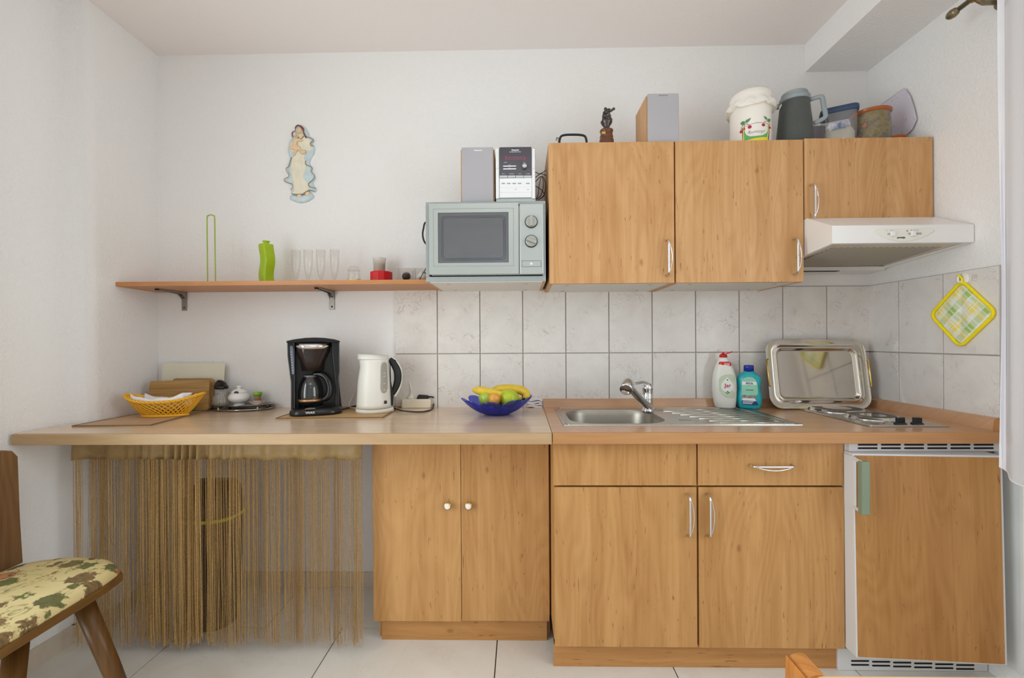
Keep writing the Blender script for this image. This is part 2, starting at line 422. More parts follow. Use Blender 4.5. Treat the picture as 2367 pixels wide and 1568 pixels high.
# right wall with a window opening (y -2.3 .. -1.2)
rw = MB().box(XR, XR + .2, -1.15, .15, -.02, ZC + .1).box(XR, XR + .2, -REAR - .05, -2.35, -.02, ZC + .1).box(XR, XR + .2, -2.35, -1.15, -.02, .5).box(XR, XR + .2, -2.35, -1.15, 2.25, ZC + .1)
wall_r = struct(rw.build('wall_right', M_wall))
wb = MB().box(-1.95, -.72, -REAR - .2, -REAR, -.02, ZC + .1).box(1.0, XR + .2, -REAR - .2, -REAR, -.02, ZC + .1).box(-.72, 1.0, -REAR - .2, -REAR, 2.3, ZC + .1)
struct(wb.build('wall_front', M_wall))
struct(bx(-1.95, XR + .25, -REAR - .2, .15, ZC, ZC + .12).build('ceiling', M_ceil))
struct(bx(1.345, XR + .01, -REAR - .05, .02, 2.424, ZC + .02).build('trim_1', M_wall))      # boxed beam under the ceiling
# windows
def window(name, mbfr, mbgl):
    f = struct(mbfr.build(name, M_white)); mbgl.build('pane', M_glass, f)
fr = MB()
for x in (-.72, .11, .94): fr.box(x, x + .06, -REAR - .1, -REAR - .04, 0, 2.3)
for z in (0, .8, 2.24): fr.box(-.719, .999, -REAR - .099, -REAR - .041, z + .0005, z + .0595)
window('window_1', fr, bx(-.7, .98, -REAR - .072, -REAR - .068, .02, 2.28))
fr = MB()
for y in (-2.35, -1.78, -1.21): fr.box(XR + .08, XR + .14, y, y + .06, .5, 2.25)
for z in (.5, 2.19): fr.box(XR + .081, XR + .139, -2.349, -1.151, z + .0005, z + .0595)
window('window_2', fr, bx(XR + .105, XR + .109, -2.33, -1.17, .52, 2.23))

fr = MB()
for y in (-2.6, -1.98, -1.36): fr.box(-1.88, -1.82, y, y + .06, .15, 2.2)
for z in (.15, 2.14): fr.box(-1.879, -1.821, -2.599, -1.301, z + .0005, z + .0595)
window('added_window', fr, bx(-1.852, -1.848, -2.58, -1.32, .17, 2.18))  # unseen left-wall window and opening, added to let the fill light in
# floor: separate tiles over a grout bed
fl = struct(bx(-1.95, XR + .25, -REAR - .2, .15, -.06, -.004).build('floor', M_grout_floor))
TW, TD, G = .636, .318, .0042
tm = bx(-TW / 2 + G / 2, TW / 2 - G / 2, -TD / 2 + G / 2, TD / 2 - G / 2, -.012, 0).build('tile', M_floor, fl, local=True)
first = True
row = 0
y = -.31 + TD
while y > -REAR - .1:
    off = -.732 if row % 2 == 1 else -.732 + TW / 2
    for k in range(-3, 5):
        xc = off + TW * k + TW / 2
        if xc < -2.1 or xc > 1.95: continue
        if first: o = tm; first = False
        else: o = tm.copy(); COL.objects.link(o); o.parent = fl
        o.location = (xc, y - TD / 2, 0)
    y -= TD; row += 1
struct(bx(-1.72, XR, -.010, 0, 0, .07).build('baseboard_back', M_base, bevel=.002))
bl = MB()
for i in (0, 2, 3):
    a, b = pb[i], pb[i + 1]
    bl.add([(a[0] - .012, a[1], 0), (b[0] - .012, b[1], 0), (b[0] + .011, b[1], 0), (a[0] + .011, a[1], 0), (a[0] - .012, a[1], .07), (b[0] - .012, b[1], .07), (b[0] + .011, b[1], .07), (a[0] + .011, a[1], .07)],
           [(0, 1, 2, 3), (4, 5, 6, 7), (2, 3, 7, 6), (1, 2, 6, 5), (0, 3, 7, 4)])
bl.box(-1.770, -1.679, -.416, -.39, 0, .07)
struct(bl.build('baseboard_left', M_base))
struct(bx(XR - .011, XR, -REAR, -.66, 0, .07).build('baseboard_right', M_base))

# wall tiles
ZJ, TP, TH = 1.110, .2028, .308
gb = bx(-.592, XR, -.005, 0, ZT - .1, ZJ + TH).build('grout', M_grout, wall)
tproto = bx(0, TP - .0045, -.0085, 0, 0, TH - .0045).build('tile', M_tile, wall, bevel=.0012, local=True)
cnt = 0
for r in range(2):
    z = ZJ + .002 if r else ZJ - TH + .002
    for k in range(-1, 11):
        x = -.3925 + k * TP
        if k == 10:      # cut tile in the corner
            o = bx(0, XR - x - .004, -.0085, 0, 0, TH - .0045).build('tile', M_tile, wall, bevel=.0012, local=True)
        else:
            o = tproto if cnt == 0 else tproto.copy()
            if cnt: COL.objects.link(o); o.parent = wall
        cnt += 1
        o.location = (x + .002, -.002, z)
bx(XR - .005, XR + .001, -.605, 0, ZT - .02, ZJ + TH).build('grout', M_grout, wall_r)
tr = bx(-.0085, 0, -(TP - .0045), 0, 0, TH - .0045)
rp = None
for r in range(2):
    z = ZJ + .002 if r else ZJ - TH + .002
    o = bx(-.0085, 0, -(.17 - .0045), 0, 0, TH - .0045).build('tile', M_tile, wall_r, bevel=.0012, local=True); o.location = (XR - .002, -.006, z)
    for k in range(2):
        if rp is None: rp = tr.build('tile', M_tile, wall_r, bevel=.0012, local=True); o = rp
        else: o = rp.copy(); COL.objects.link(o); o.parent = wall_r
        o.location = (XR - .002, -.176 - k * TP, z)

# ------------------------------------------------------------------ base units
def handle(parent, c, L, horizontal=False, proud=.028):
    """chrome bow handle: a thick bar and a thinner bow that part and meet again"""
    A, B = MB(), MB()
    def q(t, side, out):
        return (c[0] + (t if horizontal else side), c[1] - out, c[2] + (-side if horizontal else t))
    a = [q(-L / 2, 0, 0), q(-L / 2 + .001, 0, proud * .55), q(-L / 2 + .010, 0, proud * .95)] + [q(-L / 2 + .02 + (L - .04) * k / 6, .0, proud) for k in range(7)] + [q(L / 2 - .010, 0, proud * .95), q(L / 2 - .001, 0, proud * .55), q(L / 2, 0, 0)]
    A.tube(smoothpath(a, 3), .0042, 8)
    b = [q(-L / 2 + .006 + (L - .012) * k / 12, .013 * sin(pi * k / 12) ** .8, proud - .003 * (1 - sin(pi * k / 12))) for k in range(13)]
    B.tube(smoothpath(b, 2), .0022, 6)
    A.v += []; n = len(A.v); A.v += B.v; A.f += [[i + n for i in f] for f in B.f]; A.sm += B.sm
    return A.build('handle', M_chrome, parent)

# left cabinet with two knob doors
XA, XB = -.572, .1105
cab = thing('base_cabinet', 'shallow alder base cabinet with two doors on small cream knobs, beside the fringe curtain', 'cabinet', (-.23, -.2, 0))
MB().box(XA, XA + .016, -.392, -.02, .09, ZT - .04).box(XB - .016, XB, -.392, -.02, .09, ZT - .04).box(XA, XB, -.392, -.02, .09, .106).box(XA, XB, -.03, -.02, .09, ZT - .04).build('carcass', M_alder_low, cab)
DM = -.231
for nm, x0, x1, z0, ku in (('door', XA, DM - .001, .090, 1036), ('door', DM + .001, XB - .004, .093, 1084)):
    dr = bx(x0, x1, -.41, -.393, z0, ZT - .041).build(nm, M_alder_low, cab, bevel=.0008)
    p = P(ku, 1167, .41)
    k = MB(); k.M = T(p.x, -.41, p.z) @ Matrix.Rotation(pi / 2, 4, 'X')
    k.lathe([(.006, 0), (.006, .012), (.0145, .015), (.0145, .018), (.011, .019)], 20).build('knob', M_brass, dr, label='small brass-ringed knob with a cream face')
    k = MB(); k.M = T(p.x, -.43, p.z) @ Matrix.Rotation(pi / 2, 4, 'X')
    k.lathe([(.0112, -.002), (.0112, .0025), (.008, .0042), (0, .0048)], 20).build('knob_face', M_cream, dr)
bx(XA + .008, XA + .024, -.36, -.06, 0, .09).build('side_panel', M_alder_low, cab); bx(XB - .012, XB, -.36, -.06, 0, .09).build('side_panel', M_alder_low, cab)
bx(XA + .024, XB - .012, -.382, -.366, 0, .084).build('plinth', M_alder_h, cab, bevel=.001)

# sink cabinet
SX0 = .1136
sink_cab = thing('sink_cabinet', 'wide alder sink cabinet with two bow-handled doors, one blind panel and one drawer above', 'cabinet', (.61, -.25, 0))
zt_ = ZT - .042
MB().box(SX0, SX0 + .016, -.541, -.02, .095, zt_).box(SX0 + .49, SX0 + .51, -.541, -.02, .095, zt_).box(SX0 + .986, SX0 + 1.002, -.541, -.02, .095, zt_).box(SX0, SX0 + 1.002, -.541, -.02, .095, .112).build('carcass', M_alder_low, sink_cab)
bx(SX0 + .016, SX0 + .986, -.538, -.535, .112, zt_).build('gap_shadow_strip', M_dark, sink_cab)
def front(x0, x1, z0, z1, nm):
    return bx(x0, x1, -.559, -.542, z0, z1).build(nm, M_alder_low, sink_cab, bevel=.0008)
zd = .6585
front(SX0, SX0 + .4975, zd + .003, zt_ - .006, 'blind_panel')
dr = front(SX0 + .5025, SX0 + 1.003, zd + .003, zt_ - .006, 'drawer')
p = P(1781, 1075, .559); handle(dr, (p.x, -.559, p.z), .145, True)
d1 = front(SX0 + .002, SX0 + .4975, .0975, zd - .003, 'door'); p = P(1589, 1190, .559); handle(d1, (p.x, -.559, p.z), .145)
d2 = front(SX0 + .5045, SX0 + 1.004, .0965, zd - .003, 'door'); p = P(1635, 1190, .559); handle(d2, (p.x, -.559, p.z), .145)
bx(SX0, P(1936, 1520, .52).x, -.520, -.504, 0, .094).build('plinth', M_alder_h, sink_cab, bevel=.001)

# worktops
wt = MB()
outl = [(-.0, 0)]
wl = thing('worktop', 'long pale beech worktop carrying the coffee maker, above the fringe curtain', 'worktop', (-.8, -.3, ZT - .038))
m = MB(); m.prism([(-1.742, -.002), (.1055, -.002), (.1055, -.602), (-1.762, -.602), (-1.754, -.408), (-1.688, -.402)], ZT - .038, ZT, 'z')
m.build('slab', M_top_pale, wl)
bx(-1.7615, .1055, -.614, -.6015, ZT - .038, ZT).build('edge_band', M_edge_pale, wl, bevel=.0025, label='yellowish front edge band, toned darker than the slab')
wr = thing('worktop', 'orange beech worktop with upstand that carries the sink and the hob', 'worktop', (.9, -.3, ZT - .038))
# slab with cut-outs for sink bowl is left whole under the sink rim except for the bowl
BX0, BX1, BY0, BY1 = .185, .575, -.458, -.115
MB().box(.1075, BX0, -.601, -.002, ZT - .038, ZT).box(BX1, XR - .002, -.601, -.002, ZT - .038, ZT).box(BX0, BX1, -.601, BY0, ZT - .038, ZT).box(BX0, BX1, BY1, -.002, ZT - .038, ZT).build('slab', M_top, wr)
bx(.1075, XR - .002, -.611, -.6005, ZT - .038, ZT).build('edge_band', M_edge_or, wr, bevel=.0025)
ups = MB().prism([(-.011, ZT), (-.024, ZT), (-.019, ZT + .036), (-.015, ZT + .040), (-.011, ZT + .040)], .1075, XR - .03, 'x')
ups.build('upstand', M_top, wr)
us = MB()
prof = [(0, 0), (-.026, 0), (-.021, .034), (-.010, .042), (0, .042)]
us.prism([(XR - .011 + a, ZT + b) for a, b in prof], -.585, -.012, 'y')
us.build('side_upstand', M_top, wr)
MB().prism([(XR - .010 + a * 1.12, ZT + b * 1.05) for a, b in prof], -.602, -.584, 'y').build('end_cap', M_edge, wr)
MB().prism([(XR - .010 + a * 1.3, ZT + b * 1.06) for a, b in prof], -.03, -.011, 'y').build('corner_cap', M_edge, wr)

# fridge
M_fridge_front = wood('alder_fridge_front', (184, 136, 80), (158, 108, 56), AF)
fg = thing('built_in_fridge', 'built-in undercounter fridge with alder front panel and white vent grilles', 'fridge', (1.38, -.3, 0))
FX0, FX1 = P(1951, 1300, .558).x, P(2313, 1060, .632).x
MB().box(FX0 + .002, FX1, -.552, -.03, .10, .775).box(FX0 + .004, FX0 + .03, -.56, -.02, .775, zt_).build('body', M_frwhite, fg, bevel=.003)
def grille(u0, v0, u1, v1, d, slots, name, flip=0):
    a, b = P(u0, v0, d), P(u1, v1, d); b.x = min(b.x, XR - .004)
    g = bx(a.x, b.x, -d, -d + .02, b.z, a.z).build(name, M_frwhite, fg, bevel=.002)
    s = MB()
    for (x, z, hw, hh) in slots(a, b):
        s.prism(rrect(x - hw, x + hw, z - hh, z + hh, hh * .98, 4), -d - .0006, -d + .003, 'y')
    s.build('slots', M_slot, g)
def topslots(a, b):
    out = []
    for k in range(6):
        u = 1983 + 22.5 + k * 53.6
        for v in (1028.5, 1036.5): q = P(u, v, .575); out.append((q.x, q.z, .0335, .0030))
    return out
grille(1963, 1024, 2314, 1044, .575, topslots, 'top_grille')
def botslots(a, b):
    out = []
    for k in range(6):
        u = 1988 + k * 48.6
        for v in (1528.5 + k * 1.9, 1537.5 + k * 1.9): q = P(u, v, .53); out.append((q.x, q.z, .0315, .0030))
    return out
grille(1938, 1500, 2286, 1553, .53, botslots, 'bottom_grille')
bx(FX0 + .004, FX1, -.50, -.04, .0, .12).build('base', M_frwhite, fg)
# door, standing slightly proud at its right side
dp = MB(); q0 = [(FX0 + .001, -.556), (P(1973, 1300, .602).x, -.602), (FX1 + .004, -.632), (FX1 + .008, -.560)]
FXF = P(1973, 1300, .602).x
def fy(x, z): return -.602 - .030 * (x - FXF) / (FX1 + .004 - FXF) - .012 * (.783 - z) / .68
q1b = [(FX0 + .001, -.560), (FXF, fy(FXF, .103)), (FX1 + .006, fy(FX1 + .006, .103)), (FX1 + .010, -.566)]
q0 = [(FX0 + .001, -.556), (FXF, fy(FXF, .783)), (FX1 + .006, fy(FX1 + .006, .783)), (FX1 + .010, -.560)]
dp.hexa([(*p_, .103) for p_ in q1b[::-1]] + [(*p_, .783) for p_ in q0[::-1]])
fd = dp.build('door', M_frwhite, fg, bevel=.003)
fp = MB(); FXF = P(1973, 1300, .602).x
xr_ = FX1 - .004
xl_ = FXF + .004
fp.hexa([(x, fy(x, z) + o, z) for z in (.109, .777) for x, o in ((xl_, -.0025), (xr_, -.0025), (xr_, .002), (xl_, .002))])
fp.build('front_panel', M_fridge_front, fd)
bx(FX0 + .02, FX1, -.57, -.545, .783, .795).build('hinge_gap', M_black_matt, fg)
# handle: white bracket with grey-green grip
hd = MB()
hz0, hz1 = P(1985, 1178, .62).z, P(1985, 1058, .62).z
ga, gb = P(1988, 1120, .650).x, P(2007, 1120, .650).x; xl = FXF
hd.prism([(xl - .0045, -.612), (xl - .0045, -.566), (xl + .0003, -.566), (xl + .0003, -.616)], hz0, hz1, 'z')
for z0, z1 in ((hz0, hz0 + .010), (hz1 - .010, hz1)):
    hd.hexa([(xl - .0030, -.614, z0 + .0005), (ga + .004, -.654, z0 - .002), (ga + .004, -.640, z0 - .002), (xl - .0030, -.594, z0 + .0005), (xl - .0030, -.614, z1 - .0005), (ga + .004, -.654, z1 - .002), (ga + .004, -.640, z1 - .002), (xl - .0030, -.594, z1 - .0005)])
hh = hd.build('handle', M_frwhite, fd)
bx(ga, gb, -.660, -.638, hz0 - .006, hz1 - .004).build('grip', plain('grey_green_grip', (126, 140, 118), .4), hh, bevel=.004, label='grey-green grip bar')
for v in (1071, 1159, 1408, 1489):
    q = P(1961, v, .585)
    sc_ = MB(); sc_.M = T(FX0 + .003, -.585, q.z) @ Matrix.Rotation(-pi / 2, 4, 'Y'); sc_.lathe([(.003, 0), (.003, .001), (0, .0016)], 10).build('screw', M_silver2, fd)
bx(XR - .010, XR, -.64, -.56, .07, ZT - .04).build('trim_2', plain('filler_grey', (216, 218, 217), .5)).__setitem__('kind', 'structure')

# ------------------------------------------------------------------ wall units
UL, UD = .117, .336
Z0, Z1 = 1.3965, 1.9595
def wall_cab(x0, x1, z0, z1, label, hu, hv, hl, loc):
    t = thing('wall_cabinet', label, 'cabinet', loc)
    bx(x0, x0 + .016, -.318, -.002, z0, z1).build('side_panel', M_alder, t); bx(x1 - .016, x1, -.318, -.002, z0, z1).build('side_panel', M_alder, t); bx(x0 + .016, x1 - .016, -.008, -.002, z0, z1).build('back_panel', M_alder, t)
    bx(x0 + .016, x1 - .016, -.318, -.003, z0 + .001, z0 + .017).build('bottom_board', M_whitelam, t, label='white underside board'); bx(x0 + .016, x1 - .016, -.318, -.003, z1 - .017, z1 - .001).build('top_board', M_whitelam, t)
    d = bx(x0 + .001, x1 - .002, -UD, -.319, z0, z1).build('door', M_alder, t, bevel=.0008)
    p = P(hu, hv, UD); handle(d, (p.x, -UD, p.z), hl)
    for xx in (x0 + .08, x1 - .08):
        for yy in (-.27, -.06): c = MB(); c.M = T(xx, yy, z0 + .0012) @ Matrix.Rotation(pi, 4, 'X'); c.lathe([(.007, 0), (.007, .001), (0, .0014)], 12).build('cover_cap', M_cap, t)
    return t
wall_cab(UL, UL + .5, Z0, Z1, 'alder wall cabinet next to the microwave, with the figurine on top', 1541, 597, .139, (UL + .25, -.17, Z0))
wall_cab(UL + .503, UL + 1.008, Z0, Z1, 'alder wall cabinet in the middle, under the cherry-painted jar', 1835, 594, .139, (UL + .75, -.17, Z0))
wall_cab(UL + 1.011, 1.629, 1.6455, Z1 + .004, 'short alder wall cabinet above the extractor hood', 1874, 469, .139, (1.38, -.17, 1.6455))

# microwave niche unit
NX0, NX1 = P(984, 560, .336).x, P(1263, 560, .336).x
NZ0, NZ1 = P(1120, 652, .336).z, P(1120, 466, .336).z
nz = P(1120, 639, .336).z; nzt = P(1120, 474, .336).z
nb = thing('niche_unit', 'open grey-edged wall niche that holds the microwave', 'cabinet', ((NX0 + NX1) / 2, -.17, NZ0))
bx(NX0 + .003, NX0 + .016, -.33, -.002, NZ0, NZ1).build('side_panel', M_alder, nb); bx(NX1 - .016, NX1 - .003, -.33, -.002, NZ0, NZ1).build('side_panel', M_alder, nb)
bx(NX0 + .016, NX1 - .016, -.33, -.002, NZ0 - .0005, NZ0 + .002).build('underside', M_whitelam, nb)
MB().box(NX0, NX1 - .003, -.335, -.002, NZ0 + .002, nz).box(NX0, NX1 - .003, -.335, -.002, nzt, NZ1).box(NX0, NX0 + .013, -.336, -.004, nz, nzt).box(NX1 - .016, NX1 - .003, -.336, -.004, nz, nzt).build('frame', M_greylam, nb, bevel=.001)
for xx in (NX0 + .08, NX1 - .08):
    for yy in (-.27, -.06): c = MB(); c.M = T(xx, yy, NZ0) @ Matrix.Rotation(pi, 4, 'X'); c.lathe([(.007, -.001), (.007, .001), (0, .0014)], 12).build('cover_cap', M_cap, nb)

# microwave
md = .352
mw = thing('microwave', 'silver microwave with tinted window and two dials, inside the grey niche', 'microwave', ((NX0 + NX1) / 2 - .01, -.18, nz))
A, B = P(992, 472, md), P(1256, 634, md)
bx(A.x + .004, B.x - .002, -md + .012, -.03, B.z, A.z - .005).build('body', M_silver, mw, bevel=.003)
a, b = P(991, 471, md), P(1199, 633, md)
w0, w1 = P(1012, 492, md), P(1176, 607, md)
dm = MB()
for (xa, xb, za, zb) in ((a.x, w0.x, b.z, a.z), (w1.x, b.x, b.z, a.z), (w0.x, w1.x, w0.z, a.z), (w0.x, w1.x, b.z, w1.z)): dm.box(xa, xb, -md, -md + .02, za, zb)
mdoor = dm.build('door', M_silver, mw, bevel=0)
e0, e1 = P(1001, 483, md), P(1188, 615, md)
gr = MB()
for (xa, xb, za, zb) in ((e0.x, e0.x + .0016, e1.z, e0.z), (e1.x - .0016, e1.x, e1.z, e0.z), (e0.x, e1.x, e0.z - .0016, e0.z), (e0.x, e1.x, e1.z, e1.z + .0016)): gr.box(xa, xb, -md - .0005, -md + .001, za, zb)
gr.build('door_groove', plain('groove_grey', (150, 156, 154), .4), mdoor)
bx(w0.x, w1.x, -md + .003, -md + .010, w1.z, w0.z).build('window', M_mwglass, mdoor)
i0, i1 = P(1020, 500, md), P(1168, 600, md)
for k in range(2):
    g = .006 * k
    poly = rrect(i0.x + g, i1.x - g, i1.z + g, i0.z - g, .012, 4)
    MB().tube([(x, -md + .0025, z) for x, z in poly] + [(poly[0][0], -md + .0025, poly[0][1])], .0011, 5).build('window_seal', plain('seal_grey', (84, 88, 92), .4), mdoor)
c0, c1 = P(1201, 471, md), P(1257, 634, md)
cp = bx(c0.x, c1.x, -md, -md + .02, c1.z, c0.z).build('control_panel', M_silver, mw, bevel=.003)
for (u, v, ang) in ((1228, 513, 90), (1228, 558, -22)):
    q = P(u, v, md)
    k = MB(); k.M = T(q.x, -md, q.z) @ Matrix.Rotation(pi / 2, 4, 'X')
    k.lathe([(.0255, 0), (.0255, .002), (.0235, .003)], 28).build('dial_ring', M_black_matt, cp)
    k = MB(); k.M = T(q.x, -md - .002, q.z) @ Matrix.Rotation(pi / 2, 4, 'X')
    k.lathe([(.0232, 0), (.0225, .007), (.020, .009)], 28)
    k.M = T(q.x, -md - .011, q.z) @ Matrix.Rotation(math.radians(-ang), 4, 'Y')
    k.box(-.0205, .0205, -.009, .002, -.006, .006)
    kk = k.build('dial', plain('dial_grey', (168, 170, 164), .3, .5), cp, bevel=.0015)
    tk = MB()
    for j in range(12):
        an = math.radians(90 - 25 * j + (40 if v > 540 else 0)); r0 = .031
        if j % 2 and v > 540: continue
        tk.M = T(q.x + r0 * cos(an), -md, q.z + r0 * sin(an)) @ Matrix.Rotation(-an, 4, 'Y'); tk.box(-.0012, .0012, -.0004, .0004, -.0004, .0004)
    tk.build('dial_marks', M_printg, cp, kind='stuff')
q0, q1 = P(1206, 603, md), P(1251, 617, md)
bo = MB()
for (xa, xb, za, zb) in ((q0.x, q0.x + .001, q1.z, q0.z), (q1.x - .001, q1.x, q1.z, q0.z), (q0.x, q1.x, q0.z - .001, q0.z), (q0.x, q1.x, q1.z, q1.z + .001)): bo.box(xa, xb, -md - .0006, -md, za, zb)
bo.build('button_outline', M_black_matt, cp)
q = P(1228.5, 610, md); k = MB(); k.M = T(q.x, -md, q.z) @ Matrix.Rotation(pi / 2, 4, 'X'); k.lathe([(.0062, 0), (.0062, .001), (.004, .0022), (0, .002)], 16).build('door_button', M_silver2, cp)
f = MB()
for u in (1008, 1240):
    q = P(u, 636, md - .03); f.box(q.x - .015, q.x + .015, -.32, -.29, nz, B.z + .001)
f.box(A.x + .01, B.x - .01, -.335, -.325, nz + .002, B.z)
f.build('feet', M_black_matt, mw)
# power cable beside the niche
pts = [P(1000, 508, .12), P(983, 515, .13), P(979, 528, .14), P(977, 541, .15), P(979, 554, .14), P(985, 564, .13), P(1000, 570, .12)]
tag(MB().tube(smoothpath(pts, 4), .004, 8).build('power_cable', plain('cable_brown', (60, 50, 44), .5)), 'dark cable looping out beside the microwave niche', 'cable')

# extractor hood
hx0, hx1 = UL + 1.012, XR - .004
dz = .49
zft, zfb = P(1925, 522, dz).z, P(1919, 563, dz).z
hood = thing('extractor_hood', 'white slim extractor hood with slide switches under the short cabinet', 'hood', (1.38, -.25, zfb))
zbk = P(1980, 632, .0).z
prof = [(-.004, zbk), (-.004, 1.6445), (-.345, 1.6445), (-dz - .001, zft), (-dz + .001, zfb), (-dz + .012, zfb - .002), ]
ho = MB()
ho.prism([(-.004, zbk + .012), (-.004, 1.644), (-.348, 1.644), (-dz, zft), (-dz, zfb), (-dz + .022, zfb), (-dz + .022, zfb + .010)], hx0 + .012, hx1 - .012, 'x')
for x0, x1 in ((hx0, hx0 + .012), (hx1 - .012, hx1)):
    ho.prism([(-.004, zbk - .002), (-.004, 1.644), (-.348, 1.644), (-dz, zft), (-dz, zfb)], x0, x1, 'x')
ho.box(hx0 + .012, hx1 - .012, -.11, -.004, zbk - .002, zbk + .014)
ho.build('housing', M_white, hood)
# filter mesh (underside)
slope = (zfb - zbk) / (dz - .02)
M_filter = NT('aluminium_filter'); v_ = M_filter.coords(rnd=False)
wv = M_filter.n('ShaderNodeTexWave', i_Scale=26.0); wv.bands_direction = 'DIAGONAL'; M_filter.l(v_, wv.inputs[0])
M_filter.set(Base_Color=M_filter.ramp(wv.outputs['Fac'], (.2, srgb(138, 130, 118)), (.8, srgb(184, 178, 166))), Metallic=.2, Roughness=.45); M_filter = M_filter.m
fm = MB(); nn = 46
for k in range(nn):        # ribs of the filter
    yy = -.13 - (dz - .20) * k / nn
    zz = zbk + slope * (-yy) + .004
    fm.prism([(yy, zz), (yy - .0035, zz - .003), (yy - .007, zz)], hx0 + .05, hx1 - .05, 'x')
fm.build('filter', M_filter, hood, label='ribbed metal grease filter', kind='stuff')
za = zbk + .004
MB().hexa([(hx0 + .012, -dz + .022, zfb + .002), (hx1 - .012, -dz + .022, zfb + .002), (hx1 - .012, -.11, zbk + slope * .11 + .008), (hx0 + .012, -.11, zbk + slope * .11 + .008),
           (hx0 + .012, -dz + .022, zfb + .006), (hx1 - .012, -dz + .022, zfb + .006), (hx1 - .012, -.11, zbk + slope * .11 + .012), (hx0 + .012, -.11, zbk + slope * .11 + .012)]).build('underside_panel', plain('hood_underside', (206, 196, 182), .5), hood)
bx(hx0 + .02, hx0 + .30, -.10, -.075, zbk - .004, zbk).build('lamp_slot', M_black_matt, hood)
for u in (1920, 2178):
    q = P(u, 574 if u < 2000 else 570, dz - .03); c = MB(); c.M = T(q.x, -dz + .045, zfb + .001); c.lathe([(.008, -.002), (.008, .002)], 12).build('clip', plain('clip_yellow', (205, 190, 110), .5), hood)
# switch panel: crescent plate
def hp(cu, cv): return P(1990 + cu * .11829, 500 + cv * .11834, dz)
pl = [hp(*c) for c in ((235, 290), (262, 252), (1385, 240), (1412, 268), (1405, 305), (1300, 370), (1150, 435), (1000, 478), (850, 494), (700, 485), (560, 458), (400, 400), (300, 350))]
sp = MB().prism([(q.x, q.z) for q in pl], -dz - .003, -dz + .002, 'y').build('switch_plate', M_white_pl, hood, bevel=.0012)
for (c0, c1, c2, c3) in ((505, 335, 645, 370), (905, 328, 1170, 362)):
    a, b = hp(c0, c1), hp(c2, c3)
    MB().prism(rrect(a.x, b.x, b.z, a.z, .0015, 3), -dz - .0036, -dz - .002, 'y').build('slot', plain('slot_grey', (176, 174, 168), .6), sp)
for (c0, c1, c2, c3) in ((553, 308, 635, 400), (952, 296, 1035, 395)):
    a, b = hp(c0, c1), hp(c2, c3)
    bx(a.x, b.x, -dz - .011, -dz - .003, b.z, a.z).build('slide_switch', M_white, sp, bevel=.002)
q = hp(770, 420); lettering('gorenje', .0095, M_printd, sp, T(q.x - hood.location.x, -dz - .0034 - hood.location.y, q.z - hood.location.z), off=.0002)
for (cx_, cy_, t) in ((490, 285, 'o'), (570, 280, '0'), (612, 280, '1'), (892, 286, 'x'), (972, 276, '0'), (1012, 276, '1'), (1055, 274, '2'), (1097, 273, '3')):
    q = hp(cx_, cy_); lettering(t, .0062 if t != 'x' else .011, M_printd if t == 'x' else M_printg, sp, T(q.x - hood.location.x, -dz - .0034 - hood.location.y, q.z - hood.location.z), ext=.0002)

# ------------------------------------------------------------------ long shelf with its brackets
SD = .248
sa = P(262, 652, SD); sb = P(985, 647, SD); st = sa.z
shelf = thing('wall_shelf', 'long thin beech wall shelf on two steel brackets, carrying the flutes', 'shelf', (-1.0, -.12, st - .019))
ms = MB(); ms.prism([(-1.739, -.002), (NX0 + .001, -.002), (NX0 + .001, -SD), (sa.x, -SD)], st - .019, st, 'z'); ms.build('board', M_shelf, shelf, bevel=.001)
st2 = st
for u, armx in ((427, 372), (768, 742)):
    q = P(u, 700, .0); br = MB()
    br.box(q.x - .0125, q.x + .0125, -.004, 0, st - .019 - .088, st - .019)
    br.prism([(0, st - .0195), (-.165, st - .0195), (-.165, st - .024), (-.03, st - .031), (-.012, st - .045), (0, st - .060)], q.x - .0125, q.x - .009, 'x')
    br.prism([(0, st - .0195), (-.165, st - .0195), (-.165, st - .024), (-.03, st - .031), (-.012, st - .045), (0, st - .060)], q.x + .009, q.x + .0125, 'x')
    b1 = br.build('bracket', M_bracket, shelf, bevel=.001)
    bx(q.x - .009, q.x + .009, -.166, -.163, st - .027, st - .0205).build('bracket_plug', M_slot, b1)
    s_ = MB()
    for zz in (st - .045, st - .093): s_.M = T(q.x, -.004, zz) @ Matrix.Rotation(pi / 2, 4, 'X'); s_.lathe([(.005, 0), (.004, .001), (0, .0015)], 12)
    s_.build('screw', plain('screw_bronze', (96, 84, 70), .4, .7), b1)

# ------------------------------------------------------------------ sink, tap
RX0, RX1, RY0, RY1 = .157, 1.030, -.482, -.048
sk = thing('inset_sink', 'stainless steel inset sink with one bowl and a ribbed drainer', 'sink', (.6, -.26, ZT))
def rect_ring(x0, x1, y0, y1, r, n=6): return rrect(x0, x1, y0, y1, r, n)
outer = rect_ring(RX0, RX1, RY0, RY1, .006)
bowl = rect_ring(BX0 + .006, BX1 - .012, BY0 + .004, BY1 - .006, .10, 10)
N_ = len(outer)
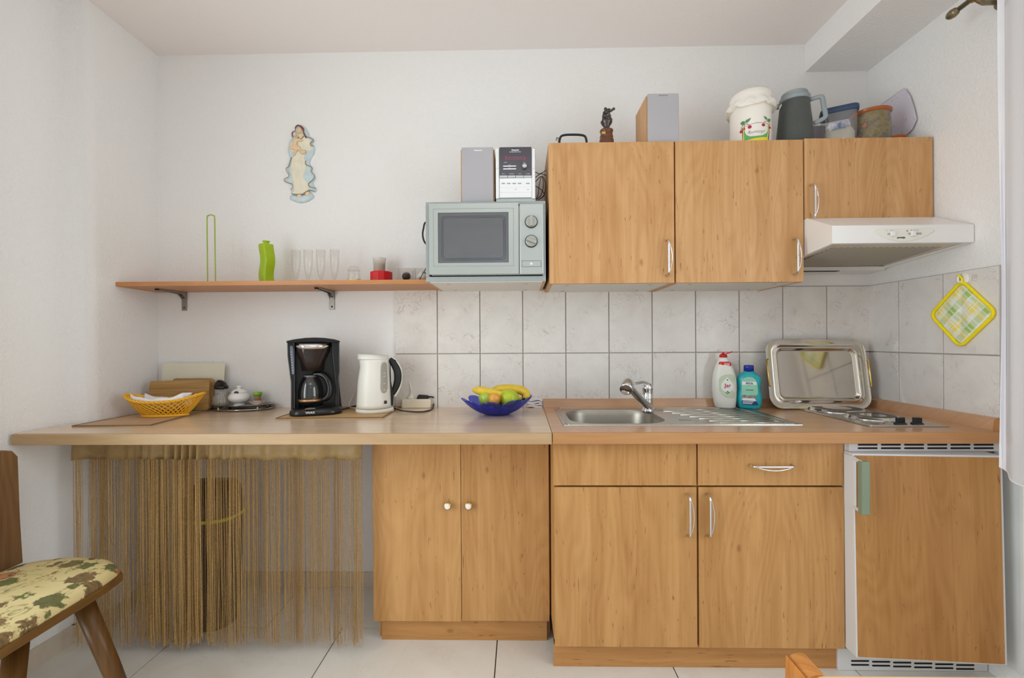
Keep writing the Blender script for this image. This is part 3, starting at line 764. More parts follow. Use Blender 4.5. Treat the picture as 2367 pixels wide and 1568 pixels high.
# rim plate triangulated between outline and bowl opening
r_ = geometry.delaunay_2d_cdt([Vector(p) for p in outer] + [Vector(p) for p in bowl], [(i, (i + 1) % N_) for i in range(N_)] + [(N_ + i, N_ + (i + 1) % len(bowl)) for i in range(len(bowl))], [], 0, 1e-7)
def in_poly(p, poly):
    c = False; n = len(poly)
    for i in range(n):
        a, b = poly[i], poly[(i + 1) % n]
        if (a[1] > p.y) != (b[1] > p.y) and p.x < (b[0] - a[0]) * (p.y - a[1]) / (b[1] - a[1]) + a[0]: c = not c
    return c
vs, fs = r_[0], []
for f in r_[2]:
    ce = sum((vs[i] for i in f), Vector((0, 0))) / len(f)
    if in_poly(ce, outer) and not in_poly(ce, bowl): fs.append(f)
m = MB().add([(p.x, p.y, ZT + .003) for p in vs], [tuple(f) for f in fs])
m.add([(p[0], p[1], ZT + .003) for p in outer] + [(p[0] + (.001 if p[0] > .6 else -.001), p[1] - (.001 if p[1] < -.2 else -.001), ZT + .0004) for p in outer], [(i, (i + 1) % N_, N_ + (i + 1) % N_, N_ + i) for i in range(N_)])
m.build('rim', M_steel, sk)
bw = MB(); ns = len(bowl); ccx = (BX0 + BX1 - .006) / 2; ccy = (BY0 + BY1) / 2
lev = [(1.0, .003), (.985, -.002), (.96, -.02), (.93, -.10), (.90, -.135), (.80, -.15), (.5, -.153), (.1, -.155)]
vv = []
for s_, z in lev: vv += [(ccx + (p[0] - ccx) * s_, ccy + (p[1] - ccy) * s_, ZT + z) for p in bowl]
bw.add(vv, [(j * ns + i, j * ns + (i + 1) % ns, (j + 1) * ns + (i + 1) % ns, (j + 1) * ns + i) for j in range(len(lev) - 1) for i in range(ns)], True)
bw.add(vv[-ns:], [list(range(ns))])
bw.build('bowl', M_steel_dull, sk)
dn = MB()
def ridge(pts, r=.004, fl=.5): dn.tube([(x, y, ZT + .0035) for x, y in pts], r, 8, True, fl)
def rr_path(x0, x1, y0, y1, r): p = rrect(x0, x1, y0, y1, r, 5); return p + [p[0]]
ridge(rr_path(RX0 + .012, RX1 - .012, RY0 + .012, RY1 - .012, .02), .0035, .5)
for k in range(7):
    y = -.12 - k * .047; x0 = .60 + .02 * k; x1 = .985
    ridge([(x0, y), (x1 - .02 * abs(k - 3) / 3, y)], .0045, .6)
ridge([(.585, -.09), (.61, -.075), (.97, -.075), (.99, -.10), (.992, -.42), (.97, -.44), (.74, -.445)], .0035, .5)
dn.build('drainer_ribs', M_steel, sk, label='raised drainer ribs')
dr_ = MB(); dr_.M = T(.36, -.28, ZT - .154); dr_.lathe([(.04, 0), (.04, .003), (.03, .004), (.0, .001)], 24); dr_.build('drain', M_steel_dull, sk)
ov = P(1570, 971, .4); bx(.615, .66, -.39, -.375, ZT + .003, ZT + .0045).build('overflow_slot', M_steel_dull, sk, bevel=.001)

tb = PZ(1497, 953, ZT)
tap = thing('mixer_tap', 'chrome single-lever mixer tap with pull-out spout on the sink', 'tap', (tb.x, tb.y, ZT + .003))
m = MB().lathe([(.027, 0), (.027, .006), (.0225, .012), (.022, .055), (.0235, .058), (.0235, .060), (.022, .062), (.0225, .098), (.024, .100), (.024, .103), (.022, .112), (.016, .122), (.004, .126), (0, .126)], 28)
m.build('body', M_chrome, tap, local=True)
hd_ = P(1450, 893, .34) - tap.location
sp_ = smoothpath([(0.002, -.010, .022), Vector((0.002, -.010, .022)).lerp(hd_, .5), hd_ + Vector((.006, .012, .004))], 5)
m = MB().tube(sp_, [.017 - .003 * k / 10 for k in range(len(sp_))], 16).build('spout', M_chrome, tap, local=True)
dirv = Vector((-.25, -.55, -.35)).normalized()
m = MB(); rot = Vector((0, 0, 1)).rotation_difference(dirv).to_matrix().to_4x4()
m.M = Matrix.Translation(hd_ + Vector((.004, .012, .006))) @ rot
m.lathe([(.0, -.026), (.012, -.024), (.023, -.015), (.0275, 0), (.028, .018), (.0265, .034), (.024, .038), (.021, .038), (.017, .034), (0, .034)], 24).build('spray_head', M_chrome, tap, local=True)
lv = smoothpath([(.008, .0, .108), (-.005, -.004, .122), (-.03, -.02, .130), (-.06, -.045, .128), (-.075, -.055, .126)], 4)
MB().tube(lv, [.018 - .011 * (k / (len(lv) - 1)) for k in range(len(lv))], 12, True, .6).build('lever', M_chrome, tap, local=True)

# ------------------------------------------------------------------ hob
q = [PZ(1814, 938.5, ZT), PZ(2012, 988, ZT), PZ(2207, 989.5, ZT)]
HX0, HX1, HY0, HY1 = q[1].x, q[2].x, q[1].y, -.032
hob = thing('two_plate_hob', 'steel hob with two dark round plates and two black knobs', 'hob', ((HX0 + HX1) / 2, -.28, ZT))
MB().prism(rrect(HX0, HX1, HY0, HY1, .006), ZT, ZT + .004, 'z').build('base_plate', M_steel, hob, bevel=.0015)
hp_ = MB(); hp_.tube([(x, y, ZT + .004) for x, y in rr_path(HX0 + .012, HX1 - .012, HY0 + .012, HY1 - .012, .012)], .0035, 6, True, .5); hp_.build('raised_edge', M_steel, hob)
M_plate = plain('cast_iron_plate', (62, 58, 56), .32, .6, var=.08)
cxh = (HX0 + HX1) / 2
for (cx_, cy_, r) in ((cxh - .005, -.155, .0925), (cxh, -.345, .0775)):
    k = MB(); k.M = T(cx_, cy_, ZT + .004)
    pl_ = k.lathe([(r + .016, 0), (r + .012, .004), (r + .008, .0045), (r + .006, .010), (r + .001, .011)], 48).build('plate_ring', M_chrome, hob)
    k = MB(); k.M = T(cx_, cy_, ZT + .006)
    k.lathe([(r, 0), (r, .0085), (r - .004, .0095), (r * .42, .0088), (r * .38, .0075), (0, .0075)], 48).build('hot_plate', M_plate, pl_)
for u in (2081, 2120):
    q = PZ(u, 981, ZT + .004)
    k = MB(); k.M = T(q.x, q.y, ZT + .004); k.lathe([(.0195, 0), (.0195, .003), (.016, .006), (.014, .007)], 24); k.box(-.0135, .0135, -.006, .006, .006, .024)
    k.build('knob', M_black_matt, hob, bevel=.002)
q = PZ(2043, 979, ZT + .004); k = MB(); k.M = T(q.x, q.y, ZT + .004); k.lathe([(.004, 0), (.003, .0015), (0, .002)], 10).build('pilot_light', M_red, hob)

# ------------------------------------------------------------------ steel serving tray leaning on the tiles
tc_ = P(1889, 858, .08)
W2, H2 = .224, .157
stray = thing('serving_tray', 'rectangular polished steel tray leaning on the tiles behind the hob', 'tray', (tc_.x, -.085, ZT))
tilt = Matrix.Rotation(-.17, 4, 'X') @ Matrix.Rotation(.01, 4, 'Y')
m = MB(); m.M = T(0, 0, H2 + .001) @ tilt
def ringp(w, h, r, y): return [(x, y, z) for x, z in rrect(-w, w, -h, h, r, 8)]
rings = [ringp(W2, H2, .055, -.001), ringp(W2 - .001, H2 - .001, .055, 0.0), ringp(W2 - .037, H2 - .034, .034, .0), ringp(W2 - .041, H2 - .038, .032, -.004), ringp(W2 - .046, H2 - .043, .028, -.001), ringp(W2 - .052, H2 - .049, .026, .010), ringp(W2 - .058, H2 - .055, .024, .012)]
nr = len(rings[0]); vv = sum(rings, [])
m.add(vv, [(j * nr + i, j * nr + (i + 1) % nr, (j + 1) * nr + (i + 1) % nr, (j + 1) * nr + i) for j in range(len(rings) - 1) for i in range(nr)], True)
m.add(rings[-1], [list(range(nr))])
m.build('tray_body', M_tray, stray, local=True, solid=.0015)
for s_ in (-1, 1):
    m = MB(); m.M = T(0, 0, H2 + .001) @ tilt
    x = s_ * (W2 + .002); m.tube([(x - s_ * .006, -.004, .064), (x, -.007, .062), (x, -.008, 0), (x, -.007, -.055), (x - s_ * .006, -.004, -.057)], .0036, 8).build('brass_handle', M_brass, stray, local=True)

# ------------------------------------------------------------------ bottles by the sink
by = -.070
def bottle_base(u, d): q = P(u, 900, d); return (q.x, -d, ZT + .0005)
b1 = bottle_base(1675, .070)
jar = thing('dish_soap_bottle', 'white washing-up liquid bottle with open red flip cap', 'bottle', (b1[0], b1[1], ZT + .003), facing(b1[0], .07))
k_ = (D - .07) / F       # metres per pixel there
def sec(v, uc, hw, ry, e=.85): return ((942 - v) * k_, (uc - 1675) * k_, 0, hw * k_, ry, e)
secs = [sec(942, 1676, 19, .022), sec(939, 1675.5, 22, .025), sec(925, 1675, 24, .027), sec(900, 1674, 26, .030), sec(880, 1674, 25.5, .030), sec(865, 1674, 23.5, .029), sec(852, 1673.5, 20, .026), sec(840, 1673, 15, .022), sec(832, 1672.5, 11, .017), sec(828, 1672.5, 8.5, .014), sec(826, 1672.5, 8, .013)]
MB().loft(secs, 32).build('bottle_body', M_white_pl, jar, local=True)
cz = (942 - 826) * k_; cxo = -2.5 * k_
cp_ = MB().lathe([(.0165, cz), (.0165, cz + .010), (.013, cz + .012), (.010, cz + .016), (.006, cz + .017), (.0045, cz + .022), (0, cz + .022)], 20, (cxo, 0, 0)).build('cap', M_red, jar, local=True)
m = MB(); m.M = T(cxo + .012, 0, cz + .015) @ Matrix.Rotation(-.38, 4, 'Y'); m.box(0, .028, -.008, .008, -.002, .003).build('flip_lid', M_red, cp_, local=True, bevel=.001)
def onbody(bx_, halfw, ry, z):   # wrap flat artwork on the front of an elliptical body
    return lambda p: Vector((p.x, -ry * sqrt(max(0.0, 1 - min(1, (abs(p.x - bx_) / halfw) ** 2.35))) - .0006 + p.y, p.z))
def art(name, mat, parent, pts, bend, t=.0004, label=None):
    dens = []
    span = max(max(a for a, b in pts) - min(a for a, b in pts), .002) / 9
    for i in range(len(pts)):
        a, b = Vector(pts[i]), Vector(pts[(i + 1) % len(pts)]); m_ = max(1, min(12, int((b - a).length / span)))
        dens += [tuple(a.lerp(b, k / m_)) for k in range(m_)]
    pts = [Vector((a, 0, b)) for a, b in dens]
    n = len(pts); poly = [Vector((p.x, p.z)) for p in pts]
    xs = [p.x for p in poly]; zs_ = [p.y for p in poly]; st_ = max((max(xs) - min(xs)) / 9, .0015)
    allp = list(poly); x = min(xs) + st_ / 2
    while x < max(xs):
        z = min(zs_) + st_ / 2
        while z < max(zs_):
            if in_poly(Vector((x, z)), [tuple(q) for q in poly]): allp.append(Vector((x, z)))
            z += st_
        x += st_
    r = geometry.delaunay_2d_cdt(allp, [(i, (i + 1) % n) for i in range(n)], [list(range(n))], 1, 1e-7)
    vs = []
    for p in r[0]: q = bend(Vector((p.x, 0, p.y))); vs.append((q.x, q.y - t, q.z))
    return MB().add(vs, [tuple(f) for f in r[2]], True).build(name, mat, parent, local=True, label=label)
def jx(cu, cv): return ((1640 + cu * .0957 - 1675) * k_, (942 - (800 + cv * .0957)) * k_)
bend = onbody(-.001, 25.5 * k_, .0295, 0)
lab = art('front_label', plain('pale_green_label', (200, 214, 188), .5, var=.02), jar, [jx(*c) for c in ((225, 900), (240, 800), (290, 725), (370, 675), (470, 665), (560, 685), (585, 780), (595, 950), (590, 1100), (570, 1215), (500, 1228), (400, 1205), (310, 1140), (255, 1060), (228, 980))], bend)
art('label_drop', M_printw, lab, [jx(*c) for c in ((425, 735), (495, 820), (545, 900), (550, 980), (520, 1050), (460, 1090), (390, 1090), (320, 1050), (290, 980), (300, 900), (350, 820))], bend, .0008)
q = jx(432, 935); lettering('Jar', .024, plain('label_red', (190, 20, 34), .5, var=0), lab, T(0, 0, 0), bend=lambda p: bend(Vector((p.x + q[0], p.y - .0012, p.z + q[1]))), ext=.0002, off=.0004)
for (c0, c1) in ((428, 800), (400, 1100), (425, 1120), (455, 1100), (430, 1075)):
    a = jx(c0, c1); art('leaf_print', M_printgr, lab, [(a[0] + .0028 * cos(t) * (1 + .3 * sin(c0)), a[1] + .0034 * sin(t)) for t in [2 * pi * j / 8 for j in range(8)]], bend, .0011)
for j, ch in enumerate(('2', 'x')):
    pass
a0 = [jx(*c) for c in ((235, 425), (262, 375), (470, 372), (505, 400), (512, 470), (480, 476), (260, 462))]
def bend2(p):
    v = 942 - p.z / k_; hw = 15 if v < 845 else 18
    return Vector((p.x, -.0215 * sqrt(max(0, 1 - min(1, (abs(p.x + .002) / (17 * k_)) ** 2.4))) - .0012 + (.002 if v < 838 else 0), p.z))
rl = art('neck_label', M_red, jar, a0, bend2)
q2 = jx(305, 428); lettering('2x', .0105, M_printw, rl, T(0, 0, 0), bend=lambda p: bend2(Vector((p.x + q2[0], p.y - .0009, p.z + q2[1]))), ext=.0002, off=.0003)
for j in range(3):
    a, b = jx(355, 392 + j * 27), jx(480, 404 + j * 27); art('neck_print', M_printw, rl, [(a[0], a[1]), (b[0], a[1]), (b[0], b[1]), (a[0], b[1])], bend2, .0008)

b2 = bottle_base(1731, .088); k2 = (D - .088) / F
sid = thing('cleaner_bottle', 'turquoise waisted cleaning bottle with dark blue cap', 'bottle', (b2[0], b2[1], ZT + .003), facing(b2[0], .088))
def sc2(v, hw, ry, e=.8): return ((942.5 - v) * k2, 0, 0, hw * k2, ry, e)
MB().loft([sc2(942.5, 20, .018), sc2(940, 23, .021), sc2(930, 26, .024), sc2(918, 27, .025), sc2(908, 25.5, .024), sc2(899, 23, .023), sc2(892, 23.5, .023), sc2(884, 25.5, .024), sc2(874, 25.5, .024), sc2(867, 22, .022), sc2(862, 16, .018), sc2(859.5, 10.5, .015), sc2(857, 10, .014)], 32).build('bottle_body', plain('turquoise_plastic', (30, 168, 178), .3, var=.03), sid, local=True)
zc_ = (942.5 - 858) * k2
MB().lathe([(.0205, zc_), (.0205, zc_ + .024), (.019, zc_ + .0285), (.0, zc_ + .0295)], 24, sy=.75).build('cap', plain('dark_blue_cap', (30, 44, 150), .3), sid, local=True)
def jx2(cu, cv): return ((1640 + cu * .0957 - 1731.5) * k2, (942.5 - (800 + cv * .0957)) * k2)
bd2 = onbody(0, 25 * k2, .0246, 0)
lab = art('front_label', plain('mint_label', (150, 212, 186), .5, var=.03), sid, [jx2(*c) for c in ((805, 830), (850, 760), (940, 725), (1030, 735), (1100, 790), (1130, 870), (1145, 980), (1148, 1385), (1130, 1392), (820, 1390), (805, 1370))], bd2)
art('label_picture', plain('hob_picture', (150, 140, 134), .5, var=.5, vs=90), lab, [jx2(*c) for c in ((805, 1160), (1145, 1160), (1145, 1230), (805, 1230))], bd2, .0007)
art('label_stripe', M_printw, lab, [jx2(*c) for c in ((805, 1232), (1145, 1232), (1145, 1295), (805, 1285))], bd2, .0007)
nv = plain('navy_print', (36, 58, 120), .5, var=0)
art('label_foot', nv, lab, [jx2(*c) for c in ((805, 1290), (1145, 1298), (1148, 1385), (1130, 1392), (820, 1388), (805, 1370))], bd2, .0008)
for j in range(3): a, b = jx2(825, 1305 + j * 25), jx2(1060 - 20 * j, 1316 + j * 25); art('label_print', M_printw, lab, [(a[0], a[1]), (b[0], a[1]), (b[0], b[1]), (a[0], b[1])], bd2, .0012)
a = jx2(968, 882); art('emblem', plain('emblem_red', (216, 62, 48), .5, var=0), lab, [(a[0] + .0088 * cos(t), a[1] + .0088 * sin(t)) for t in [2 * pi * j / 20 for j in range(20)]], bd2, .0009)
art('emblem_band', M_printw, lab, [jx2(*c) for c in ((812, 845), (1110, 838), (1125, 912), (815, 920))], bd2, .0012)
q3 = jx2(970, 880); lettering('SIDOL', .0108, nv, lab, T(0, 0, 0), bend=lambda p: bd2(Vector((p.x + q3[0], p.y - .0016, p.z + q3[1]))), ext=.0002, off=.0004)
q4 = jx2(972, 1035); lettering('Ceran & Stahl', .0052, nv, lab, T(0, 0, 0), bend=lambda p: bd2(Vector((p.x + q4[0], p.y - .0012, p.z + q4[1]))), ext=.0002, off=.0002)

# ------------------------------------------------------------------ hook and pot holder on the right wall
hk = thing('wall_hook', 'small white plastic hook on the tiles holding the pot holder', 'hook', (XR - .0105, PX(2236, 645, XR).y, PX(2236, 645, XR).z))
hy, hz = hk.location.y, hk.location.z
m = MB(); m.M = T(XR - .0105, hy, hz) @ Matrix.Rotation(-pi / 2, 4, 'Y'); m.lathe([(.019, 0), (.019, .002), (.016, .0045), (.004, .0055), (0, .0055)], 28, sx=1.15).build('hook_plate', M_white_pl, hk)
MB().tube(smoothpath([(XR - .014, hy, hz - .004), (XR - .030, hy, hz - .012), (XR - .034, hy, hz - .002), (XR - .033, hy, hz + .008)], 4), .0035, 8).build('hook_arm', M_white_pl, hk)
M_yel = plain('yellow_binding', (248, 226, 20), .8, var=.05, vs=60, bump=.3, bs=300)
npl = NT('plaid_cloth'); v_ = npl.coords(rnd=False)
sp3 = npl.n('ShaderNodeSeparateXYZ'); npl.l(v_, sp3.inputs[0])
def stripes(ax, f, ph, lo, hi): return npl.ramp(npl.math('FRACT', npl.math('ADD', npl.math('MULTIPLY', ax, f), ph)), (lo, (0, 0, 0)), (lo + .02, (1, 1, 1)), (hi, (1, 1, 1)), (hi + .02, (0, 0, 0)))
a_ = npl.math('MULTIPLY', npl.math('ADD', sp3.outputs[1], sp3.outputs[2]), .7071); b_ = npl.math('MULTIPLY', npl.math('SUBTRACT', sp3.outputs[1], sp3.outputs[2]), .7071)
cc = npl.mix(npl.math('MULTIPLY', npl.math('ADD', stripes(a_, 11, .1, .30, .60), stripes(b_, 11, .3, .30, .60)), .42), srgb(238, 240, 226), srgb(150, 190, 40))
cc = npl.mix(npl.math('MULTIPLY', npl.math('ADD', stripes(a_, 11, .55, .2, .45), stripes(b_, 11, .8, .2, .45)), .42), cc, srgb(246, 222, 30))
cc = npl.mix(npl.math('MULTIPLY', npl.math('MAXIMUM', stripes(a_, 33, 0, .4, .55), stripes(b_, 33, 0, .4, .55)), .55), cc, srgb(246, 248, 240))
npl.set(Base_Color=cc, Roughness=.9); npl.bump(npl.noise(v_, 500, 2), .3, .002); M_plaid = npl.m
top = PX(2222, 650, XR - .02); botm = PX(2222, 802, XR - .02); lf = PX(2150, 735, XR - .02); rt = PX(2303, 723, XR - .02)
cy_ = (lf.y + rt.y) / 2; cz_ = (top.z + botm.z) / 2
ph = thing('pot_holder', 'yellow-bound green plaid quilted pot holder hanging on the white hook', 'pot holder', (XR - .0125, cy_, cz_))
R45 = T(0, 0, 0) @ Matrix.Rotation(-pi / 2, 4, 'Z')        # local x/z plane turned to face -x
s_ = ((top.z - botm.z) + abs(lf.y - rt.y)) / 2 / 2 / sqrt(2) * 1.04
def quilt(x, z):
    return .0022 * (sin(x * 70) * sin(z * 70)) - .002 * math.exp(-((x * x + z * z) / .0006)) - .0025 * math.exp(-((abs(x) - abs(z)) ** 2) / .00003)
m = MB(); m.M = R45 @ Matrix.Rotation(pi / 4 + .03, 4, 'Y')
m.pillow(rrect(-s_ + .006, s_ - .006, -s_ + .006, s_ - .006, .022, 5), .009, .03, .008, 0, quilt).build('quilted_cloth', M_plaid, ph, local=True)
m = MB(); m.M = R45 @ Matrix.Rotation(pi / 4 + .03, 4, 'Y')
pp = rrect(-s_ + .003, s_ - .003, -s_ + .003, s_ - .003, .024, 6); m.tube([(x, -.006, z) for x, z in pp] + [(pp[0][0], -.006, pp[0][1])], .0065, 8, False, .8).build('binding', M_yel, ph, local=True)
m = MB(); zt2 = s_ * sqrt(2) - .012
m.M = R45; m.tube(smoothpath([(-.006, -.008, zt2 - .004), (-.008, -.010, zt2 + .012), (.0, -.016, zt2 + .028), (.008, -.010, zt2 + .012), (.006, -.008, zt2 - .004)], 4), .0032, 6, True, 1.0).build('hanging_loop', M_yel, ph, local=True)

# ------------------------------------------------------------------ curtain rod and curtain at the right
rod = thing('curtain_rod', 'bronze curtain rod with rounded end knob near the ceiling beam', 'curtain rod', (1.53, -.8, 2.33))
e0 = P(2199, 34, .53)
M_bronze = plain('aged_bronze', (138, 124, 98), .35, .8, var=.1, vs=60)
RXc, RZc = e0.x, e0.z
MB().tube([(RXc, -.56, RZc), (RXc, -2.6, RZc)], .0085, 12).build('pole', M_bronze, rod)
m = MB(); m.M = T(RXc, -.532, RZc) @ Matrix.Rotation(pi / 2, 4, 'X')
m.lathe([(0, -.018), (.008, -.016), (.0135, -.008), (.0155, .003), (.0135, .014), (.0095, .020), (.0075, .020), (.0075, .06)], 20).build('end_knob', M_bronze, rod)
m = MB(); m.M = T(RXc, -.60, RZc) @ Matrix.Rotation(pi / 2, 4, 'X'); m.lathe([(.0125, 0), (.0135, .004), (.0135, .022), (.0125, .026)], 20).build('collar', plain('old_brass', (150, 128, 76), .3, .8), rod)
MB().tube([(RXc, -.615, RZc - .008), (RXc + .04, -.60, RZc - .012), (XR - .006, -.585, RZc + .0)], .008, 10).build('bracket_arm', M_bronze, rod)
m = MB(); m.M = T(XR, -.585, RZc + .002) @ Matrix.Rotation(-pi / 2, 4, 'Y'); m.lathe([(.024, 0), (.022, .006), (.012, .010), (0, .010)], 24).build('wall_plate', M_bronze, rod)
M_sheer = NT('sheer_voile'); M_sheer.t.nodes.remove(M_sheer.b)
t1 = M_sheer.n('ShaderNodeBsdfTransparent', i_Color=(1, 1, 1, 1)); t2 = M_sheer.n('ShaderNodeBsdfDiffuse', i_Color=srgb(240, 240, 244)); t3 = M_sheer.n('ShaderNodeBsdfTranslucent', i_Color=srgb(240, 240, 244))
m1 = M_sheer.n('ShaderNodeMixShader', i_0=.5); M_sheer.l(t2.outputs[0], m1.inputs[1]); M_sheer.l(t3.outputs[0], m1.inputs[2])
m2 = M_sheer.n('ShaderNodeMixShader', i_0=.82); M_sheer.l(t1.outputs[0], m2.inputs[1]); M_sheer.l(m1.outputs[0], m2.inputs[2]); M_sheer.l(m2.outputs[0], M_sheer.out.inputs[0]); M_sheer = M_sheer.m
cu = MB()
cux = PX(2306, 400, RXc).y
def cfn(a, b):
    y = cux - a * .5 + .0; z0 = .757 - .048 * min(a * 4.1, 1) ** 1.3 - .01 * sin(a * 12)
    z = z0 + (RZc - .004 - z0) * b
    x = RXc + .014 * sin(a * 36 + .6) * (1 - .5 * b) + .02 * (1 - b) * .0
    yy = y + (.010 * (1 - b)) * (1 - a * 4 if a < .25 else 0) - .012 * math.exp(-((z - 1.3) / .5) ** 2) * (1 if a < .02 else 0)
    return (x, yy, z)
cu.grid(cfn, 220, 26)
curt = tag(cu.build('sheer_curtain', M_sheer), 'white sheer curtain hanging from the bronze rod', 'curtain')
hm = MB(); hm.tube([cfn(i / 220, 0) for i in range(221)], .0016, 5)
hm.v = hm.v; hmo = hm.build('hem', plain('hem_white', (238, 236, 236), .8), curt)
he = MB(); he.grid(lambda a, b: (cfn(a * .04, b)[0] - .0015, cfn(a * .04, b)[1] + .001, cfn(a * .04, b)[2]), 2, 26); he.build('side_hem', plain('hem_bluish', (236, 236, 244), .8), curt)

# ------------------------------------------------------------------ fringe curtain under the worktop
FD = .47
fc = thing('fringe_curtain', 'golden brown string curtain hanging under the pale worktop', 'curtain', (-1.12, -FD, ZT - .038))
fx = lambda u: P(u, 1200, FD).x
x0_, x1_ = fx(171), fx(837)
M_str = plain('gold_brown_thread', (186, 152, 98), .45, var=.42, vs=330, spec=.6)
M_head = plain('gold_brown_band', (158, 130, 84), .42, var=.10, vs=40, bump=.4, bs=700, spec=.6)
def pleat(x):
    u = (x - x0_) / (x1_ - x0_)
    dense = math.exp(-((u - .40) / .14) ** 2)
    return .010 * sin(x * 42) * (1 - dense) + .014 * dense * sin(x * 175 + 2 * sin(x * 30)) + .003 * sin(x * 95)
hdm = MB(); zt0 = ZT - .038; zb0 = P(500, 1063, FD).z
def hfn(a, b): x = x0_ + (x1_ - x0_) * a; return (x, -FD + pleat(x) * (.5 + .5 * (1 - b)), zb0 + (zt0 - zb0) * b + .002 * sin(x * 60) * (1 - b))
hdm.grid(hfn, 420, 4); hdm.build('header_band', M_head, fc, solid=.0015)
MB().box(x0_ - .03, x1_ + .02, -FD + .012, -FD + .018, zt0 - .02, zt0 - .0005).build('track', M_white_pl, fc)
ss = MB()
rs = random.Random(3)
def strand(x, y, r, zb, sway, lean):
    pts = []
    for k in range(7):
        t = k / 6
        pts.append((x + lean * t + sway * sin(t * 5 + x * 40) * t, y + .004 * sin(t * 3 + x * 90) * t, zb0 + .004 + (zb - zb0) * t))
    ss.tube(pts, r, 3, False)
def add_strands(ua, ub, n, r, spread, leanw, clump=0):
    for k in range(n):
        u = rs.uniform(ua, ub)
        if clump: u = ua + (ub - ua) * ((int(rs.random() * clump) + .5 + rs.gauss(0, .16)) / clump)
        x = fx(u)
        strand(x, -FD + pleat(x) * .8 + rs.uniform(-spread, spread), r * rs.uniform(.75, 1.2), .045 + rs.gauss(0, .012) + .008 * sin(x * 30), rs.uniform(-.004, .004), rs.gauss(0, leanw))
add_strands(171, 330, 110, .0006, .004, .004, 6)
add_strands(171, 330, 60, .0006, .004, .003)
add_strands(333, 470, 300, .0009, .014, .004)
add_strands(460, 560, 105, .0008, .012, .005)
add_strands(545, 836, 300, .0006, .006, .002)
add_strands(820, 837, 14, .0008, .003, .001)
ss.build('strings', M_str, fc, kind='stuff', label='hundreds of thin loose strings')

# waste bin behind the strings
bq = PZ(492, 1436, 0); bn = thing('waste_bin', 'tall dark waste bin with a lime bag rim behind the string curtain', 'bin', (bq.x, bq.y - .0, 0))
MB().loft([(0, 0, 0, .088, .075), (.012, 0, 0, .095, .082), (.44, 0, 0, .112, .098), (.45, 0, 0, .116, .102)], 32, .75).build('bin_body', plain('bin_black', (46, 44, 48), .45), bn, local=True)
MB().loft([(.445, 0, 0, .1175, .1035), (.458, 0, 0, .1175, .1035)], 32, .75).build('bag_rim', plain('lime_bag', (214, 220, 40), .5), bn, local=True)
MB().loft([(.459, 0, 0, .116, .102), (.50, 0, 0, .112, .098), (.56, 0, .03, .095, .05), (.585, 0, .035, .08, .02)], 32, .75).build('swing_lid', plain('bin_lid', (58, 52, 50), .4), bn, local=True)

# ------------------------------------------------------------------ chair at the left
chx = thing('upholstered_chair', 'dark wooden chair with floral tapestry seat and splayed legs', 'chair', (-1.43, -.92, 0))
M_dkwood = wood('dark_stained_wood', (112, 78, 38), (84, 54, 24), (50, 30, 14), axis='z', rough=.35, flecks=.25)
M_dkwood_h = wood('dark_stained_wood_edge', (124, 90, 44), (86, 58, 26), (54, 34, 16), axis='y', rough=.3, flecks=.25)
nt = NT('floral_tapestry'); v_ = nt.coords(rnd=False)
base = nt.ramp(nt.noise(v_, 5, 3), (.3, srgb(206, 188, 128)), (.7, srgb(226, 210, 156)))
wv_ = nt.noise(v_, 9, 4, .6, 1.2)
vor = nt.n('ShaderNodeTexVoronoi', feature='F1'); nt.l(nt.scaled(v_, (1, 1, .01)), vor.inputs['Vector']); vor.inputs['Scale'].default_value = 14
dwarp = nt.math('ADD', vor.outputs['Distance'], nt.math('MULTIPLY', nt.math('SUBTRACT', nt.noise(v_, 45, 3, .6), .5), .75))
blob = nt.ramp(dwarp, (.42, (1, 1, 1)), (.48, (0, 0, 0)))
hue = nt.n('ShaderNodeSeparateColor'); nt.l(vor.outputs['Color'], hue.inputs[0])
colr = nt.ramp(hue.outputs[0], (.0, srgb(92, 104, 44)), (.36, srgb(80, 92, 42)), (.42, srgb(186, 104, 74)), (.66, srgb(206, 132, 96)), (.72, srgb(120, 84, 50)))
colr = nt.mix(nt.ramp(nt.noise(nt.scaled(v_, (60, 220, 1)), 1, 2), (.5, (0, 0, 0)), (.6, (1, 1, 1))), colr, srgb(72, 62, 34))
c1_ = nt.mix(nt.math('MULTIPLY', blob, .9), base, colr)
ln = nt.ramp(nt.math('ABSOLUTE', nt.math('SUBTRACT', wv_, .5)), (0, (1, 1, 1)), (.02, (0, 0, 0)))
lg = nt.ramp(nt.noise(v_, 7, 2), (.48, (0, 0, 0)), (.54, (1, 1, 1)))
c1_ = nt.mix(nt.math('MULTIPLY', nt.math('MULTIPLY', ln, lg), .8), c1_, srgb(112, 96, 48))
nt.set(Base_Color=c1_, Roughness=.85); nt.bump(nt.noise(v_, 900, 2), .3, .001); M_tap = nt.m
ZS = .455
seat_o = [PZ(285, 1322, ZS), PZ(262, 1302, ZS), PZ(215, 1296, ZS), PZ(150, 1297, ZS), PZ(60, 1311, ZS)]
rear = -1.64
so = [(p.x, p.y) for p in seat_o] + [(-1.60, -.79), (-1.645, -.84), (-1.65, -.93), (-1.65, -1.02), (-1.62, -1.08), (-1.5, -1.15), (-1.36, -1.20), (-1.26, -1.20), (-1.222, -1.16), (-1.222, -1.05), (-1.225, -.93), (-1.228, -.83)]
so = [(p.x, p.y) for p in smoothpath([(a, b, 0) for a, b in so] + [(so[0][0], so[0][1], 0)], 4)[:-1]]
MB().prism(so, ZS - .028, ZS - .004, 'z').build('seat_board', M_dkwood_h, chx, bevel=.004)
cc_ = (sum(p[0] for p in so) / len(so), sum(p[1] for p in so) / len(so))
st_ = MB(); ns = len(so); vv = []
